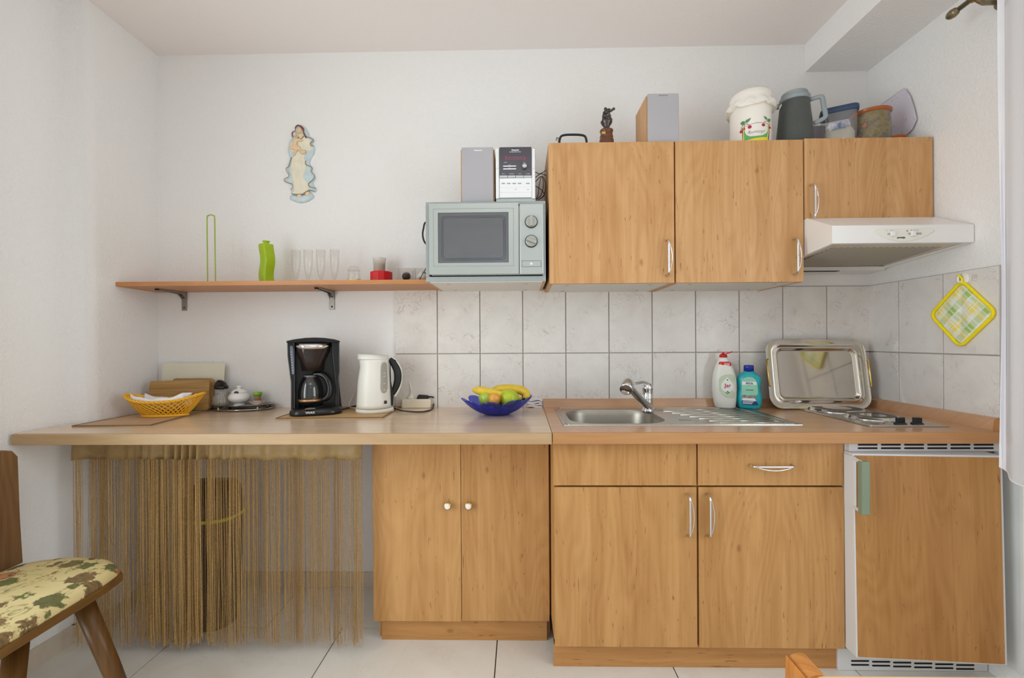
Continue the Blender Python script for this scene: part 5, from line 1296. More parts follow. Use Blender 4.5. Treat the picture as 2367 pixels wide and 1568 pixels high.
for i, (u, plug) in enumerate(((941, 'dark'), (981, 'white'))):
    q = P(u, 640, 0.0); q.z = P(u, 640, 0).z
    so_ = thing('power_socket', ('white wall socket with a dark plug, fully visible above the shelf', 'white wall socket with a white plug, half behind the niche unit')[i], 'socket', (q.x, 0, q.z))
    MB().prism(rrect(-.041, .041, -.041, .041, .006), -.010, 0, 'y').build('frame', M_sock, so_, local=True, bevel=.002)
    MB().prism(rrect(-.0305, .0305, -.0305, .0305, .005), -.0135, -.008, 'y').build('cover', M_sock, so_, local=True, bevel=.0015)
    m = MB(); m.M = T(0, -.0137, 0) @ Matrix.Rotation(pi / 2, 4, 'X'); m.lathe([(.0205, 0), (.0195, .0006), (.0185, 0)], 28).build('socket_ring', M_printg, so_, local=True)
    m = MB(); m.M = T(0, -.0137, -.003) @ Matrix.Rotation(pi / 2, 4, 'X')
    m.lathe([(.0165, 0), (.0165, .010), (.013, .026), (0, .028)], 20)
    tg = m.build('plug', plain('plug_brown', (70, 60, 52), .5) if plug == 'dark' else M_white_pl, so_, local=True)
wp = thing('white_plug', 'angled white mains plug with ribbed sleeve beside the niche unit', 'plug', (P(972, 640, .03).x, -.03, st))
qa, qb = P(965, 646, .03) - wp.location, P(976, 630, .03) - wp.location
MB().tube([qa, qb], [.012, .009], 12).build('plug_body', M_white_pl, wp, local=True)
m = MB(); 
for k in range(5): p = qb.lerp(qb + (qb - qa) * .6, k / 5); m.tube([p, p + (qb - qa).normalized() * .0016], .0062 - .0005 * k, 10)
m.build('ribbed_sleeve', M_white_pl, wp, local=True)
tag(MB().tube(smoothpath([P(970, 646, .05), P(979, 630, .06), P(986, 618, .06)], 5), .0022, 6).build('thin_cord', plain('cord_brown', (120, 96, 80), .5)), 'thin brown cord running up behind the microwave niche', 'cord')

# ------------------------------------------------------------------ Madonna relief
kk0 = D / F; mq = P(697, 380, 0)
rel = thing('wall_relief', 'painted plaster relief of a robed mother holding a child on the wall', 'relief', (mq.x, 0, mq.z))
def rp_(c): return ((640 + c[0] * .14035 - 697) * kk0, -(270 + c[1] * .14031 - 380) * kk0)
RD = .55
def relief(name, mat, pts, h, wd, y0=0, fold=None, step=.0055, parent=rel):
    cl_ = smoothpath([Vector((*rp_(c), 0)) for c in pts + [pts[0]]], 3)[:-1]
    m = MB(); m.M = T((-y0 + h * .5) * .25, 0, 0)
    return m.pillow([(p.x, p.y) for p in cl_], h * RD, wd, step, y0 * RD, (lambda x, z: RD * fold(x, z)) if fold else None).build(name, mat, parent, local=True)
M_blue = plain('pale_blue_plaster', (196, 212, 216), .4, var=.08, vs=30); M_crm = plain('cream_plaster', (232, 224, 202), .4, var=.04, vs=30)
M_skin = plain('painted_skin', (232, 200, 160), .45, var=.05); M_hair = plain('painted_hair', (122, 66, 52), .5); M_gold = plain('gold_line', (136, 112, 66), .4, .3, var=.05)
mant = [(340, 130), (420, 140), (480, 185), (520, 250), (550, 330), (600, 370), (620, 410), (590, 450), (625, 500), (632, 560), (610, 630), (565, 700), (548, 780), (590, 850), (585, 920), (630, 990), (635, 1040), (600, 1090), (615, 1150), (655, 1210), (630, 1255), (545, 1230), (440, 1290), (300, 1300), (238, 1285), (222, 1215), (262, 1190), (262, 1130), (190, 1105), (130, 1075), (125, 1030), (190, 1005), (200, 970), (160, 870), (170, 800), (205, 690), (185, 590), (182, 520), (205, 400), (250, 350), (245, 300), (290, 250), (300, 180)]
relief('mantle', M_blue, mant, .016, .014, 0, lambda x, z: .0028 * sin(x * 420 + z * 60))
robe = [(300, 400), (420, 340), (500, 355), (560, 390), (560, 470), (590, 560), (480, 600), (460, 700), (485, 800), (475, 900), (440, 1000), (520, 1130), (530, 1200), (450, 1280), (300, 1295), (245, 1275), (270, 1200), (262, 1130), (240, 1000), (215, 850), (245, 690), (270, 600), (200, 560), (220, 430)]
relief('robe', M_crm, robe, .012, .012, -.012, lambda x, z: .0034 * sin(x * 560 + 14 * z + 2 * sin(z * 40)))
relief('cloud_base', M_blue, [(210, 1305), (300, 1300), (440, 1295), (540, 1245), (590, 1290), (612, 1335), (560, 1380), (480, 1420), (370, 1430), (270, 1400), (205, 1360)], .018, .02, 0, lambda x, z: .0015 * sin(x * 300))
for c in ((365, 1310), (500, 1280)): relief('foot', M_skin, [(c[0] + 40 * cos(t), c[1] + 38 * sin(t)) for t in [2 * pi * j / 10 for j in range(10)]], .005, .006, -.016)
relief('hair', M_hair, [(300, 180), (340, 145), (400, 160), (450, 210), (450, 270), (495, 360), (480, 372), (440, 290), (420, 220), (380, 175), (340, 170), (312, 200), (300, 255)], .006, .004, -.020)
m = MB(); fx_, fz_ = rp_((368, 235)); m.M = T(fx_ + .006, -.010, fz_) @ Matrix.Rotation(.2, 4, 'Y'); m.lathe([(0, -.0145), (.006, -.013), (.0095, -.006), (.0105, .001), (.0098, .007), (.006, .0125), (0, .0135)], 20, sy=.9)
face = m.build('face', M_skin, rel, local=True)
m = MB()
for c in ((352, 215), (385, 212)): a = rp_(c); m.tube([(a[0] + .0038, -.0200, a[1]), (a[0] + .006, -.0203, a[1] + .0004), (a[0] + .0082, -.0200, a[1])], .0004, 5)
m.build('eyes', M_hair, face, local=True)
a = rp_((362, 270)); MB().tube([(a[0] + .0046, -.0188, a[1]), (a[0] + .0074, -.0188, a[1])], .0007, 5).build('mouth', M_red, face, local=True)
a = rp_((365, 245)); MB().tube([(a[0] + .006, -.0200, a[1] + .004), (a[0] + .006, -.0212, a[1]), ], .0008, 5).build('nose', M_skin, face, local=True)
relief('neck', M_skin, [(350, 290), (430, 280), (440, 340), (400, 375), (350, 350)], .006, .006, -.018)
m = MB(); m.tube(smoothpath([(rp_(c)[0] + .006, -.0145, rp_(c)[1]) for c in ((345, 345), (370, 378), (405, 380), (450, 340))], 4), .0012, 6).build('collar', M_gold, rel, local=True)
m = MB(); fx_, fz_ = rp_((298, 305)); m.M = T(fx_ + .006, -.012, fz_); m.lathe([(0, -.010), (.006, -.008), (.0085, 0), (.006, .0065), (0, .009)], 18)
m.build('child_head', M_skin, rel, local=True)
relief('child_hair', M_hair, [(245, 340), (245, 280), (275, 252), (310, 250), (270, 275), (258, 320), (268, 362)], .005, .004, -.024)
relief('child_body', M_skin, [(270, 370), (330, 375), (400, 390), (420, 420), (340, 430), (330, 480), (380, 520), (400, 590), (375, 600), (340, 570), (300, 640), (270, 668), (262, 650), (300, 580), (215, 550), (205, 515), (250, 490), (262, 430)], .010, .008, -.028)
relief('hand', M_skin, [(370, 560), (430, 575), (470, 570), (470, 610), (430, 640), (395, 625)], .008, .006, -.030)
for line in ([(300, 250), (470, 250), (490, 290), (500, 345), (590, 375), (615, 410), (565, 450), (575, 490), (620, 498)][3:], [(248, 680), (200, 830), (160, 858), (160, 900), (200, 970), (190, 1005), (130, 1035), (130, 1075), (190, 1105), (250, 1130), (262, 1180), (225, 1215)], [(487, 742), (482, 800), (570, 840), (595, 880), (570, 915), (635, 990), (600, 1060), (530, 1120), (550, 1170), (650, 1200)], [(240, 1285), (330, 1298), (435, 1292), (450, 1275), (545, 1232), (630, 1255)]):
    MB().tube(smoothpath([(rp_(c)[0] + .003, -.0115, rp_(c)[1]) for c in line], 4), .0013, 5).build('gold_trim', M_gold, rel, local=True)

# ------------------------------------------------------------------ placemats
def bamboo(name, a, b):
    return wood(name, a, b, (150, 110, 60), axis='x', rough=.5, flecks=.0, bands=.10, planks=.008)
M_bam = bamboo('bamboo_mat', (206, 172, 124), (184, 146, 98)); M_bam2 = bamboo('bamboo_mat_greyish', (200, 170, 136), (180, 148, 114))
def mat_(label, corners, M, loc):
    t = thing('placemat', label, 'placemat', (loc[0], loc[1], ZT), 0, 'bamboo placemats on the pale worktop')
    c = [Vector((p.x, p.y)) for p in corners]
    MB().prism([(p.x, p.y) for p in c], ZT + .0005, ZT + .004, 'z').build('mat', M, t)
    ce = sum(c, Vector((0, 0))) / 4; m = MB()
    for i in range(4):
        a, b = c[i], c[(i + 1) % 4]; m.tube([(a.x, a.y, ZT + .0042), (b.x, b.y, ZT + .0042)], .0018, 4)
    m.build('mat_binding', plain('mat_binding', (122, 92, 56), .7), t)
a, b, c_, d_ = PZ(166, 987.5, ZT), PZ(347, 985.5, ZT), PZ(495, 946.5, ZT), None
d_ = a + (c_ - b); d_.x = max(d_.x, -1.66)
mat_('bamboo placemat under the yellow basket', (a, b, c_, d_), M_bam2, (a + c_) / 2)
a, b, c_ = PZ(637, 970, ZT), PZ(884, 967.5, ZT), PZ(926, 942.5, ZT)
d_ = a + (c_ - b)
mat_('bamboo placemat under the coffee maker and the kettle', (a, b, c_, d_), M_bam, (a + c_) / 2)
ZM = ZT + .0045

# ------------------------------------------------------------------ chopping boards against the wall
def board(name, label, cat, u0, u1, v0, d, z0, thick, lean, M, r, wav=0, rz=0):
    x0, x1 = P(u0, 900, d).x, P(u1, 900, d).x; zt6 = P((u0 + u1) / 2, v0, d - .01).z; h = (zt6 - z0) / cos(lean)
    t = thing(name, label, cat, ((x0 + x1) / 2, -d, z0), rz)
    hw = (x1 - x0) / 2; out = rrect(-hw, hw, 0, h, r, 4)
    if wav:
        o2 = []
        for i in range(len(out)):
            a, b = Vector(out[i]), Vector(out[(i + 1) % len(out)]); n = max(1, int((b - a).length / .012))
            for k in range(n): p = a.lerp(b, k / n); o2.append((p.x + rs2.uniform(-wav, wav), max(0, p.y + rs2.uniform(-wav, wav))))
        out = o2
    m = MB(); m.M = Matrix.Rotation(-lean, 4, 'X'); m.prism(out, -thick / 2, thick / 2, 'y'); m.build('board', M, t, local=True, bevel=.0015)
    return t
M_brd = wood('walnut_board_wood', (186, 150, 92), (140, 98, 48), (80, 50, 24), axis='x', flecks=.25, rough=.5, bands=.02)
M_brd2 = wood('worn_board_wood', (186, 150, 106), (142, 106, 66), (90, 60, 34), axis='x', flecks=.25, rough=.6, bands=.02)
board('plastic_board', 'large thin ivory plastic chopping board at the back against the wall', 'chopping board', 368, 514, 840, .045, ZT + .002, .004, .10, plain('ivory_plastic', (222, 218, 198), .4), .008)
board('wooden_board', 'worn brown chopping board with rounded corners between the other two', 'chopping board', 392, 493, 875, .085, ZM, .018, .10, M_brd2, .03, .0008)
board('wooden_board', 'rough-edged olive-brown chopping board directly behind the yellow basket', 'chopping board', 350, 478, 880, .125, ZM, .018, .10, M_brd, .012, .0016, .12)

# ------------------------------------------------------------------ yellow basket
qf = PZ(358, 966, ZM); bk = thing('bread_basket', 'yellow lattice oval basket lined with a white napkin', 'basket', (qf.x + .008, qf.y + .045, ZM), .16)
M_bask = plain('yellow_ceramic', (236, 178, 42), .3, var=.06)
def bsurf(a, t):
    c, s = cos(a), sin(a); e = abs(c) ** 3
    rx = .088 + .050 * t ** .85 + .010 * t * e; ry = .038 + .036 * t ** .8
    z = .012 + (.052 + .026 * e) * t
    return (rx * c, ry * s, z)
MB().loft([(0, 0, 0, .090, .040), (.003, 0, 0, .092, .042), (.010, 0, 0, .090, .040), (.013, 0, 0, .086, .036)], 40).build('foot_ring', M_bask, bk, local=True)
m = MB(); NS = 34
for k in range(NS):
    a0 = 2 * pi * k / NS
    for s in (-1, 1):
        m.tube([Vector(bsurf(a0 + s * .55 * t, t)) + Vector((0, 0, 0)) for t in [j / 7 for j in range(8)]], .0033, 5, False)
m.build('lattice', M_bask, bk, local=True)
for ph_ in (0, pi):
    m = MB(); pts = []
    for k in range(181):
        a = 2 * pi * k / 180; x, y, z = bsurf(a, 1); o = .003 * sin(a * 24 + ph_); pts.append((x * (1 + .02 * sin(a * 24 + ph_)), y * (1 + .03 * sin(a * 24 + ph_)), z + .002 + .003 * cos(a * 24 + ph_)))
    m.tube(pts, .0042, 6, False).build('braided_rim', M_bask, bk, local=True)
def nap(s, t):
    a = -pi * .08 + 0; x = -.105 + .20 * s; edge = .066 * sqrt(max(0, 1 - (x / .14) ** 2)) + .004
    y = -edge * .96 + edge * 1.9 * t
    z = .020 + .050 * (abs(2 * t - 1) ** 2) + .030 * (abs(x) / .12) ** 2.2 + .0025 * sin(x * 90 + 5 * t) + (.010 if t < .02 or t > .98 else 0)
    if t > .9: z -= .012
    return (x, y, z)
npk = thing('napkin', 'white napkin lining the yellow basket', 'napkin', bk.location, .16)
M_nap = plain('white_napkin', (240, 238, 240), .9, var=.02)
MB().grid(nap, 30, 16).build('cloth', M_nap, npk, local=True, solid=.001)
mfold = MB().loft([(.072, .062, .02, .022, .012), (.088, .066, .02, .026, .010), (.094, .075, .02, .020, .006)], 14); mfold.build('folded_corner', M_nap, npk, local=True)
q = PZ(432, 952, ZM); gr_ = thing('green_ornament', 'small green glazed ornament half hidden behind the yellow basket', 'ornament', (q.x, q.y + .02, ZM))
MB().lathe([(.010, 0), (.018, .006), (.022, .018), (.020, .032), (.012, .042), (0, .045)], 20, fn=lambda a, j, r, z: (r * (1 + .06 * sin(a * 7)), z)).build('ornament', plain('green_glaze_dark', (88, 158, 88), .2, var=.2, vs=60), gr_, local=True)

# ------------------------------------------------------------------ oval tray with sugar things
qo = PZ(560, 951, ZT); kq = (D + qo.y) / F
ot = thing('oval_tray', 'oval polished steel tray on small feet, holding the sugar set', 'tray', (qo.x - .022, qo.y + .045, ZT + .0), .10)
TX, TY2 = .138, .078
zt7 = .022
MB().loft([(zt7, 0, 0, TX * .80, TY2 * .78), (zt7 + .001, 0, 0, TX * .84, TY2 * .82), (zt7 + .006, 0, 0, TX * .98, TY2 * .97), (zt7 + .007, 0, 0, TX, TY2), (zt7 + .0055, 0, 0, TX * .985, TY2 * .98), (zt7 - .001, 0, 0, TX * .83, TY2 * .81), (zt7 - .001, 0, 0, TX * .5, TY2 * .5)], 56).build('tray_dish', M_tray, ot, local=True)
MB().tube([(TX * .9 * cos(t), TY2 * .9 * sin(t), .008) for t in [2 * pi * k / 48 for k in range(49)]], .0025, 6, False).build('lower_ring', M_tray, ot, local=True)
for sx_ in (-1, 1):
    for sy_ in (-1, 1): MB().lathe([(.006, 0), (.006, .010), (.004, .022)], 12, (sx_ * TX * .62, sy_ * TY2 * .62, 0)).build('foot', M_steel_dull, ot, local=True)
ZO = ZT + zt7 + .0015
def ontray(u, dd): q = P(u, 930, -ot.location.y + dd); return (q.x, q.y, ZO)
kt2 = (D + ot.location.y) / F
sgd = thing('sugar_dispenser', 'ribbed glass sugar dispenser with black pouring top', 'dispenser', ontray(512, .012)); sgd.scale = (1.12, 1.12, 1.06)
def rib(a, j, r, z): return r * (1 + (.04 * cos(a * 22) if j < 8 else 0)), z
MB().lathe([(.026, 0), (.031, .004), (.032, .014), (.031, .026), (.027, .038), (.0235, .044), (.0235, .052), (.0235, .074)], 88, fn=rib).build('ribbed_glass', thin_glass('ribbed_glass', (.90, .89, .87, 1), .12, .05, (226, 222, 216), .22), sgd, local=True)
MB().loft([(.072, 0, 0, .0245, .0245), (.0725, 0, 0, .0255, .0255), (.084, 0, 0, .0255, .0255), (.085, 0, 0, .022, .022), (.096, -.002, 0, .020, .019), (.106, -.006, 0, .012, .012), (.110, -.008, 0, .006, .006)], 28).build('black_top', M_black, sgd, local=True)
MB().tube([(0, 0, .074), (0, 0, .056)], .009, 14).build('inner_tube', M_black_matt, sgd, local=True)
sgb = thing('sugar_bowl', 'round white porcelain sugar bowl with knobbed lid and spoon notch', 'sugar bowl', ontray(553, .010)); sgb.scale = (1.36, 1.36, 1.14)
MB().lathe([(.018, 0), (.019, .002), (.014, .006), (.020, .010), (.030, .020), (.0325, .030), (.030, .040), (.024, .048), (.0235, .050)], 40, sx=1.05).build('bowl', M_porc, sgb, local=True)
MB().lathe([(.0245, .050), (.0245, .052), (.022, .058), (.014, .064), (.006, .066), (.005, .069), (.008, .072), (.008, .076), (.005, .079), (0, .080)], 36).build('lid', M_porc, sgb, local=True)
m = MB(); m.M = T(.005, -.0243, .051); m.prism([(.007 * cos(t), .008 * sin(t)) for t in [pi * k / 10 for k in range(11)]], -.001, .004, 'y').build('spoon_notch', M_printd, sgb, local=True)
tp = thing('toothpick_jar', 'small jar of toothpicks with bright green cap', 'jar', ontray(596, -.022))
ztp = .056
tk = MB()
for k in range(46):
    a = 2.4 * k; r = .013 * sqrt((k + .5) / 46); tk.tube([(r * cos(a) * .75, r * sin(a) * .75, .002), (r * cos(a + .5) * 1.05, r * sin(a + .5) * 1.05, ztp - .014)], .00095, 4)
tk.build('toothpicks', plain('toothpick_wood', (214, 172, 112), .7), tp, local=True, kind='stuff')
MB().lathe([(.0135, 0), (.0135, .003), (.0150, .03), (.0165, ztp - .014)], 24).build('jar_glass', M_glass, tp, local=True)
MB().lathe([(.0175, ztp - .014), (.0185, ztp - .012), (.019, ztp - .001), (.018, ztp), (0, ztp)], 24).build('green_cap', plain('bright_green_cap', (128, 190, 38), .4), tp, local=True)
sd = thing('small_dish', 'tiny white dish with red and white sachet on the oval tray', 'dish', ontray(594, .030)); sd.scale = (1.16, 1.16, 1.1)
MB().lathe([(.010, 0), (.011, .002), (.022, .010), (.029, .016), (.0295, .0165), (.028, .0155), (.012, .004), (0, .004)], 36, sy=.8).build('dish', M_porc, sd, local=True)
MB().loft([(.013, 0, 0, .024, .017), (.0165, 0, 0, .024, .017), (.0175, 0, 0, .020, .013)], 20).build('red_sachet', plain('sachet_red', (160, 40, 58), .5, var=.1), sd, local=True)
MB().box(-.014, .016, -.008, .006, .0172, .0185).build('white_print', M_printw, sd, local=True)

# ------------------------------------------------------------------ coffee maker
qm = PZ(722, 962, ZM); dcm = -qm.y; kc2 = (D - dcm) / F
cmk = thing('coffee_maker', 'black filter coffee maker with glass carafe and chrome band', 'coffee maker', (qm.x - .024, qm.y + .085, ZM), facing(qm.x, dcm) * .9)
X = lambda cu: (620 + cu * .16899 - 722) * kc2 * 1.03
Zc = lambda cv: (963 - (770 + cv * .169)) * kc2 * 1.035
# back column and side wings: outline seen from the front
zt8 = Zc(150)
back = [(X(280), 0), (X(300), Zc(1000)), (X(300), Zc(700)), (X(262), Zc(350)), (X(255), zt8), (X(915), zt8), (X(900), Zc(350)), (X(905), Zc(700)), (X(935), Zc(1000)), (X(950), 0)]
MB().prism([(x, z) for x, z in back], .01, .075, 'y').build('rear_tank', M_black, cmk, local=True, bevel=.004)
for x0, x1, x2, x3 in ((255, 350, 300, 352), (815, 915, 858, 905)):
    MB().prism([(X(x2) - .0, .012), (X(x2), Zc(700)), (X(x0) + .002, Zc(340)), (X(x0) + .001, zt8), (X(x1), zt8), (X(x1), Zc(560)), (X(x3), Zc(640)), (X(x3), .012)], -.045, .02, 'y').build('side_wing', M_black, cmk, local=True, bevel=.003)
base_ = []
for z, s in ((0, 1.0), (.006, 1.02), (.018, 1.0), (.026, .93), (.031, .86)): base_.append((z, X(612), -.015, (X(945) - X(285)) / 2 * s, .078 * s, .6))
MB().loft(base_, 40).build('base', M_black, cmk, local=True)
MB().loft([(Zc(170), X(575), -.010, (X(815) - X(345)) / 2 * .98, .070, .8), (Zc(235), X(575), -.010, (X(812) - X(350)) / 2 * .97, .069, .8), (Zc(300), X(575), -.01, (X(790) - X(370)) / 2, .065, .8), (Zc(420), X(570), -.01, (X(710) - X(420)) / 2 * 1.1, .052, .9), (Zc(550), X(570), -.01, (X(705) - X(430)) / 2 * 1.02, .046, 1)], 36).build('filter_basket', plain('black_smoked_plastic', (44, 34, 32), .16, var=.1), cmk, local=True)
m = MB(); n_ = 24; pts = []
r0x, r0y, cx0 = (X(815) - X(345)) / 2 * .985, .0705, X(575)
def bandp(k, z, g=1.0):
    a = pi + pi * k / n_; c, s = cos(a), sin(a); return (cx0 + r0x * g * abs(c) ** .8 * (1 if c >= 0 else -1), -.010 - r0y * g * abs(s) ** .8, z)
vsb = [bandp(k, Zc(185), 1.005) for k in range(n_ + 1)] + [bandp(k, Zc(225 + 26 * sin(pi * k / n_) ** 2), 1.012) for k in range(n_ + 1)]
m.add(vsb, [(k, k + 1, n_ + 2 + k, n_ + 1 + k) for k in range(n_)], True); m.build('chrome_band', M_chrome, cmk, local=True, solid=.001)
ld = []
for x_, z_ in ((250, 165), (255, 140), (350, 118), (480, 100), (600, 95), (720, 100), (850, 120), (920, 142), (925, 165)): ld.append((X(x_), Zc(z_)))
MB().prism(ld, -.062, .07, 'y').build('top_lid', M_black, cmk, local=True, bevel=.006)
zh = .032
MB().lathe([(.045, zh - .004), (.045, zh), (0, zh)], 32, (X(600), -.015, 0)).build('hot_plate', M_black_matt, cmk, local=True)
pn = MB(); pn.M = T(X(545), -.0905, .0295) @ Matrix.Rotation(-.55, 4, 'X'); pn.loft([(0, 0, 0, .021, .008), (.0015, 0, 0, .020, .0075)], 24).build('button_plate', M_greylam, cmk, local=True)
MB().box(X(500) - .004, X(500) + .004, -.095, -.088, .030, .0325).build('red_switch', M_red, cmk, local=True)
lettering('VIVAX', .0125, M_printw, cmk, T(X(545), -.0935, .0145), off=.0003, ext=.0006)
gauge = MB().prism([(X(293), Zc(230)), (X(300), Zc(205)), (X(322), Zc(205)), (X(332), Zc(240)), (X(345), Zc(560)), (X(335), Zc(590)), (X(318), Zc(590)), (X(312), Zc(560))], -.0465, -.044, 'y').build('water_gauge', plain('gauge_grey', (110, 112, 128), .3), cmk, local=True)
m = MB()
for k in range(9): m.box(X(305 + k * 3) - .0012, X(305 + k * 3) + .0016, -.0472, -.0464, Zc(290 + 35 * k) - .0012, Zc(290 + 35 * k) + .0012)
m.build('gauge_marks', M_printw, gauge, local=True)
crf = thing('coffee_carafe', 'glass coffee carafe with black handle standing in the coffee maker', 'carafe', (cmk.location.x + X(540) * cos(cmk.rotation_euler.z) + .012 * sin(cmk.rotation_euler.z), cmk.location.y + X(540) * sin(cmk.rotation_euler.z) - .012 * cos(cmk.rotation_euler.z), ZM + zh), cmk.rotation_euler.z)
zq = lambda cv: Zc(cv) - zh
R0 = (X(700) - X(355)) / 2 * .92
MB().lathe([(R0 * .80, 0), (R0 * .98, .004), (R0 * 1.02, zq(900)), (R0 * 1.0, zq(820)), (R0 * .9, zq(740)), (R0 * .72, zq(670)), (R0 * .52, zq(635)), (R0 * .50, zq(622))], 40).build('glass_body', M_carafe, crf, local=True)
MB().lathe([(R0 * 1.03, zq(968)), (R0 * 1.035, zq(935))], 40).build('copper_band', plain('copper_band', (196, 152, 112), .25, .6), crf, local=True)
MB().lathe([(R0 * .54, zq(640)), (R0 * .55, zq(618)), (R0 * .50, zq(612)), (0, zq(608))], 32).build('carafe_lid', plain('carafe_lid_grey', (120, 118, 120), .2, .3), crf, local=True)
hx_ = X(640) - X(540)
MB().tube(smoothpath([(hx_ * .3, -.010, zq(600)), (hx_ + .010, -.022, zq(600)), (hx_ + .034, -.034, zq(660)), (hx_ + .046, -.038, zq(780)), (hx_ + .040, -.040, zq(900)), (hx_ + .018, -.040, zq(950))], 5), [.007, .008, .009, .010, .011, .012, .012, .012, .012, .012, .0125, .013, .013, .013, .013, .013, .013, .013, .013, .013, .013, .0125, .012, .011, .010, .009], 12).build('carafe_handle', M_black, crf, local=True)

# ------------------------------------------------------------------ kettle
qk = PZ(868, 956, ZM); kk = (D + qk.y) / F
ktl = thing('kettle', 'white electric kettle with black handle and water window', 'kettle', (qk.x - .007, qk.y + .055, ZM), facing(qk.x, -qk.y) * .9)
KX = lambda cu: (620 + cu * .16899 - 868) * kk * .97
KZ = lambda cv: (957 - (770 + cv * .169)) * kk * 1.035
def kr(l, r, cv, ry=None): c = (KX(l) + KX(r)) / 2; h = (KX(r) - KX(l)) / 2; return (KZ(cv), c, 0, h, ry or h * .93, 1)
MB().loft([(0, KX(1425), 0, (KX(1690) - KX(1158)) / 2, .062), (.014, KX(1425), 0, (KX(1690) - KX(1158)) / 2, .062), (.018, KX(1425), 0, (KX(1680) - KX(1168)) / 2, .058)], 40).build('power_base', M_white_pl, ktl, local=True)
bodyk = MB().loft([kr(1165, 1660, 1045), kr(1172, 1655, 1000), kr(1180, 1650, 850), kr(1190, 1644, 700), kr(1205, 1638, 600), kr(1222, 1632, 500), kr(1214, 1628, 420), kr(1206, 1625, 380)], 44)
bodyk.build('kettle_body', M_white_pl, ktl, local=True)
l, r = KX(1190), KX(1620); m = MB(); c = (l + r) / 2; h = (r - l) / 2; vs = []
for zz, g in ((KZ(385), 1.0), (None, 1.0), (None, .96)):
    for k in range(44):
        a = 2 * pi * k / 44; x = c + h * cos(a) * g; y = h * .93 * sin(a) * g
        t = (x - l) / (r - l); z = zz if zz else KZ(318) - .010 * t ** 2 - (.003 if g < 1 else 0) + (0.002 if g < 1 else 0)
        if zz: z = min(zz, KZ(385))
        vs.append((x, y, z))
m.add(vs, [(j * 44 + k, j * 44 + (k + 1) % 44, (j + 1) * 44 + (k + 1) % 44, (j + 1) * 44 + k) for j in range(2) for k in range(44)], True); m.add(vs[88:], [list(range(44))]); m.build('top_and_lid', M_white_pl, ktl, local=True)
ck, hk_ = (KX(1180) + KX(1650)) / 2, (KX(1650) - KX(1180)) / 2
def kb_(p, o=.0006): 
    t = (p.x - ck) / hk_; return Vector((p.x, -hk_ * .93 * sqrt(max(0, 1 - min(1, t * t))) - o + p.y, p.z))
wn = art('water_window', plain('window_grey', (170, 168, 158), .3), ktl, [(KX(a), KZ(b)) for a, b in ((1512, 780), (1520, 650), (1532, 480), (1550, 435), (1575, 428), (1598, 450), (1606, 600), (1608, 780), (1590, 830), (1560, 845), (1530, 830))], lambda p: kb_(p, .001), .001)
for cv in (575, 617, 712, 800): art('level_mark', M_printw, wn, [(KX(1553), KZ(cv) - .0012), (KX(1575), KZ(cv) - .0012), (KX(1575), KZ(cv) + .0012), (KX(1553), KZ(cv) + .0012)], lambda p: kb_(p, .0025), .001)
MB().tube(smoothpath([(KX(1634), 0, KZ(395)), (KX(1690), 0, KZ(450)), (KX(1745), 0, KZ(560)), (KX(1752), 0, KZ(680)), (KX(1720), 0, KZ(790)), (KX(1672), 0, KZ(880))], 5), [.006 + .007 * sin(pi * (k + 4) / 32) for k in range(26)], 12, True, 1.3).build('handle_grip', M_black_matt, ktl, local=True)
MB().tube(smoothpath([(KX(1628), 0, KZ(372)), (KX(1700), 0, KZ(418)), (KX(1772), 0, KZ(530)), (KX(1785), 0, KZ(680)), (KX(1750), 0, KZ(810)), (KX(1690), 0, KZ(905))], 5), .0035, 8, True, 3).build('handle_spine', M_white_pl, ktl, local=True)
m = MB(); m.M = T(KX(1713), 0, KZ(416)) @ Matrix.Rotation(.7, 4, 'Y'); m.loft([(0, 0, 0, .006, .006), (.003, 0, 0, .005, .005)], 16).build('switch_button', M_black_matt, ktl, local=True)
MB().prism([(KX(1636), KZ(420)), (KX(1650), KZ(480)), (KX(1655), KZ(700)), (KX(1690), KZ(900)), (KX(1682), KZ(1030)), (KX(1650), KZ(1030)), (KX(1640), KZ(700))], -.012, .012, 'y').build('rear_strip', M_black_matt, ktl, local=True)
dpos = kb_(Vector((KX(1570), 0, KZ(965))), 0); ang = math.asin((KX(1570) - ck) / hk_)
m = MB(); m.M = T(*dpos) @ Matrix.Rotation(ang * .8, 4, 'Z') @ Matrix.Rotation(pi / 2, 4, 'X'); m.lathe([(.0078, 0), (.0078, .001), (.0068, .0015), (.0060, .006), (0, .0065)], 24).build('temperature_dial', plain('dial_dark', (62, 56, 56), .4), ktl, local=True)
m = MB(); m.M = T(*dpos) @ Matrix.Rotation(ang * .8, 4, 'Z') @ Matrix.Rotation(pi / 2, 4, 'X'); m.tube([(.0092 * cos(t), .0092 * sin(t), .0008) for t in [-.9 + .2 * k for k in range(10)]], .0006, 4, False).build('red_scale', M_red, ktl, local=True)
lettering('SILVERCREST', .0042, M_printd, ktl, T(0, 0, 0), bend=lambda p: kb_(Vector((p.x + KX(1395), p.y, p.z + KZ(987))), .0012), ext=.0002)

